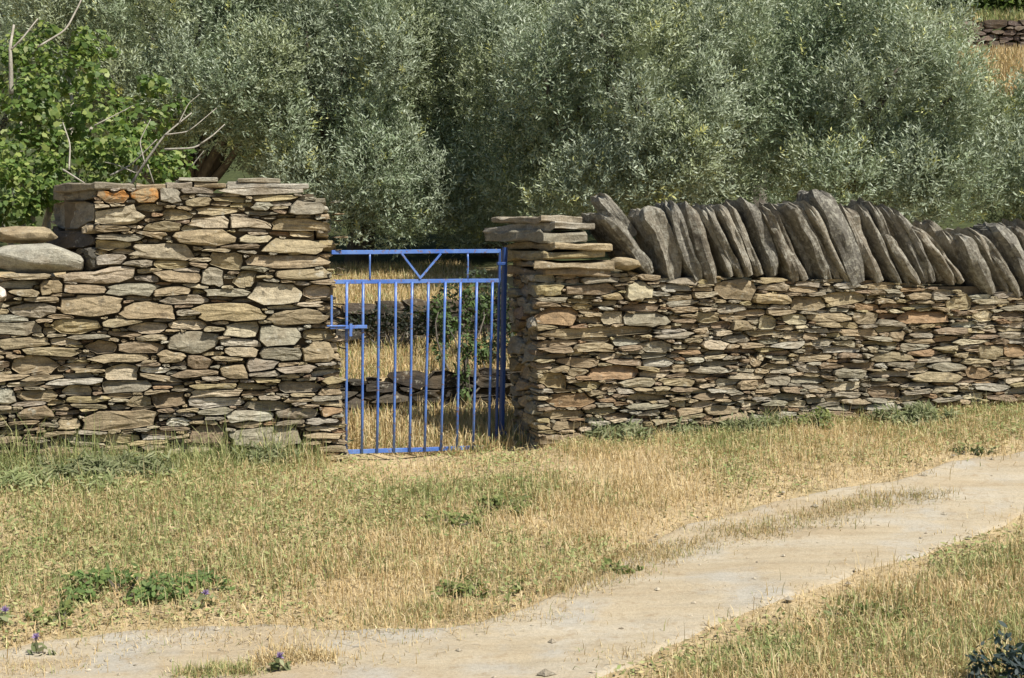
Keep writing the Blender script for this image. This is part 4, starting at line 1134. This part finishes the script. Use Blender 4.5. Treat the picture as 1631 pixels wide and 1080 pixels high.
# ------------------------------------------------------------------ weeds and thistles as single plants
def weed(label, px, py, w, h, seed, tints, size=(.02, .045), n_per=17000, shape=None, nl=11):
    q = np.random.default_rng(seed); b_ = on_ground(px, py)
    if shape is None: shape, size, n_per = (NARROW, (.05, .10), 30000) if tints is GG else (OVAL, size, n_per)
    lobes = []
    for k in range(nl):
        a = q.uniform(0, 6.28); rr = math.sqrt(q.random())
        x_, y_ = b_[0]+math.cos(a)*w*1.35*rr, b_[1]+math.sin(a)*w*.85*rr
        lobes.append((np.array([x_, y_, float(height(x_, y_))+h*q.uniform(.2, .75)*(1-.6*rr)]), (w*q.uniform(.2, .42), w*.35, h*.42)))
    return shrub('weed_clump', label, lobes, b_, n_per, size, tints, shape, seed, cat='weed', up=.55)
GB = [(0.12, 0.185, 0.055), (0.16, 0.22, 0.065), (0.09, 0.14, 0.045)]
GY_ = [(0.16, 0.19, 0.06), (0.21, 0.23, 0.08), (0.12, 0.15, 0.05)]
GG = [(0.20, 0.22, 0.11), (0.26, 0.27, 0.15), (0.15, 0.175, 0.08)]
NARROW = [(0, 0), (.35, .075), (.7, .06), (1, 0), (.7, -.06), (.35, -.075)]
weed('bright green leafy weed spreading at the lower left verge', 195, 945, .22, .11, 701, GB, nl=14)
weed('small green weed just right of the large bright one', 305, 935, .14, .07, 702, GB)
weed('low green weed left of the large bright one', 105, 985, .10, .06, 703, GY_)
weed('green weed low on the verge below the gate, near the track', 765, 945, .14, .07, 704, GY_)
weed('green weed on the verge straight below the gate post', 800, 812, .13, .08, 705, GY_)
weed('yellow green weed left of the one below the gate post', 705, 838, .15, .07, 706, GY_)
weed('small dark weed where the verge meets the track at far right', 1540, 722, .11, .05, 707, [(0.06, 0.08, 0.03), (0.09, 0.10, 0.04)])
weed('grey green weed against the foot of the right wall, nearest its middle', 1085, 688, .20, .14, 708, GG)
weed('grey green weed at the foot of the right wall, left one', 985, 700, .16, .13, 709, GG)
weed('yellow green weed at the foot of the right wall below the tallest slab', 1300, 680, .20, .13, 710, GY_)
weed('grey green weed at the foot of the right wall near the right edge', 1450, 672, .20, .12, 711, GG)
weed('grey green weed at the foot of the left wall beside the gate', 505, 726, .14, .17, 712, GG)
weed('pale green weed at the foot of the left wall by the left edge', 25, 775, .42, .10, 713, [(0.26, 0.30, 0.13), (0.33, 0.35, 0.18), (0.2, 0.24, 0.1)], (.04, .08), 9000, NARROW, nl=22)
weed('yellow green weed at the foot of the left wall below its middle', 330, 738, .18, .10, 717, GY_)
weed('grey green weed at the foot of the right wall between two others', 1185, 686, .18, .12, 718, GG)
weed('pale grassy weed at the foot of the left wall, second from the left edge', 135, 758, .20, .15, 719, GG)
weed('pale grassy weed at the foot of the left wall, third from the left edge', 235, 752, .16, .12, 720, GG)
weed('pale grassy weed at the left wall foot, second from the gate', 425, 742, .15, .13, 721, GG)
weed('small green weed in the strip beside the track', 975, 912, .09, .05, 714, GY_)
weed('green weed in the short grass of the near bank', 1390, 985, .14, .05, 715, GY_)
weed('dark blue green spiky plant in the bottom right corner', 1606, 1096, .10, .21, 716, [(0.03, 0.05, 0.05), (0.06, 0.08, 0.085), (0.025, 0.04, 0.04)], nl=18)
def thistle(label, px, py, h, seed):
    q = np.random.default_rng(seed); b_ = on_ground(px, py)
    T = empty('thistle', tuple(b_), label, 'flower', 'purple thistles by the track')
    top = np.array([q.uniform(-.02, .02), 0, h])
    add('stem', tube_mesh('stem', [limb((0, 0, -.02), top, .004, .003, 6, .05, seed)], BARK, 5), T)
    V, f, s = [], [], []
    for k in range(60):
        d = nrm(q.normal(size=3) + np.array([0, 0, .9])); sd = nrm(np.cross(d, q.normal(size=3)))
        i = len(V); V += [top+sd*.003, top-sd*.003, top+d*q.uniform(.016, .026)]; f += [i, i+1, i+2]; s.append(3)
    add('flower_head', mesh_np('flower_head', np.array(V), f, s, PURPLE), T)
    L, ff, ss, cc = blob_leaves([(np.array([0, 0, .03]), (.05, .05, .03))], 12000, (.03, .05), seed, GG, OVAL)
    add('leaves', mesh_np('leaves', L, ff, ss, WEED, cols=cc), T)
thistle('purple thistle on the pale track at the lower left corner', 65, 1045, .075, 801)
thistle('purple thistle at the verge edge beside the bright green weed', 320, 968, .06, 802)
thistle('purple thistle cut by the left frame edge', 8, 1000, .07, 803)
thistle('purple thistle at the bottom edge beside the green tuft', 440, 1072, .06, 804)

# loose stones on the track
def pebbles():
    q = np.random.default_rng(66); A2 = Acc()
    base = np.array([[1, 0, 0], [-1, 0, 0], [0, 1, 0], [0, -1, 0], [0, 0, 1], [0, 0, -1]], float)
    tri = [0, 2, 4, 2, 1, 4, 1, 3, 4, 3, 0, 4, 2, 0, 5, 1, 2, 5, 3, 1, 5, 0, 3, 5]
    for k in range(380):
        x = q.uniform(-2.6, 4); y = q.uniform(3.9, 9.4)
        if not (float(y_lo(x)) - .1 < y < float(y_up(x)) + .1): continue
        s = q.uniform(.004, .014)*(1 if q.random() < .93 else 2)
        V = base*q.uniform(.6, 1.3, (6, 3))*s*np.array([1.3, 1.1, .7]) + np.array([x, y, float(height(x, y))+.010+s*.2])
        A2.add(V, np.array(tri), np.full(8, 3), np.tile(np.array([.42, .37, .28])*q.uniform(.6, 1.2), (6, 1)))
    return A2.build('gravel', STONE)
tag(add('gravel', pebbles()), 'small loose pebbles scattered on the dirt track', 'gravel', None, 'stuff')
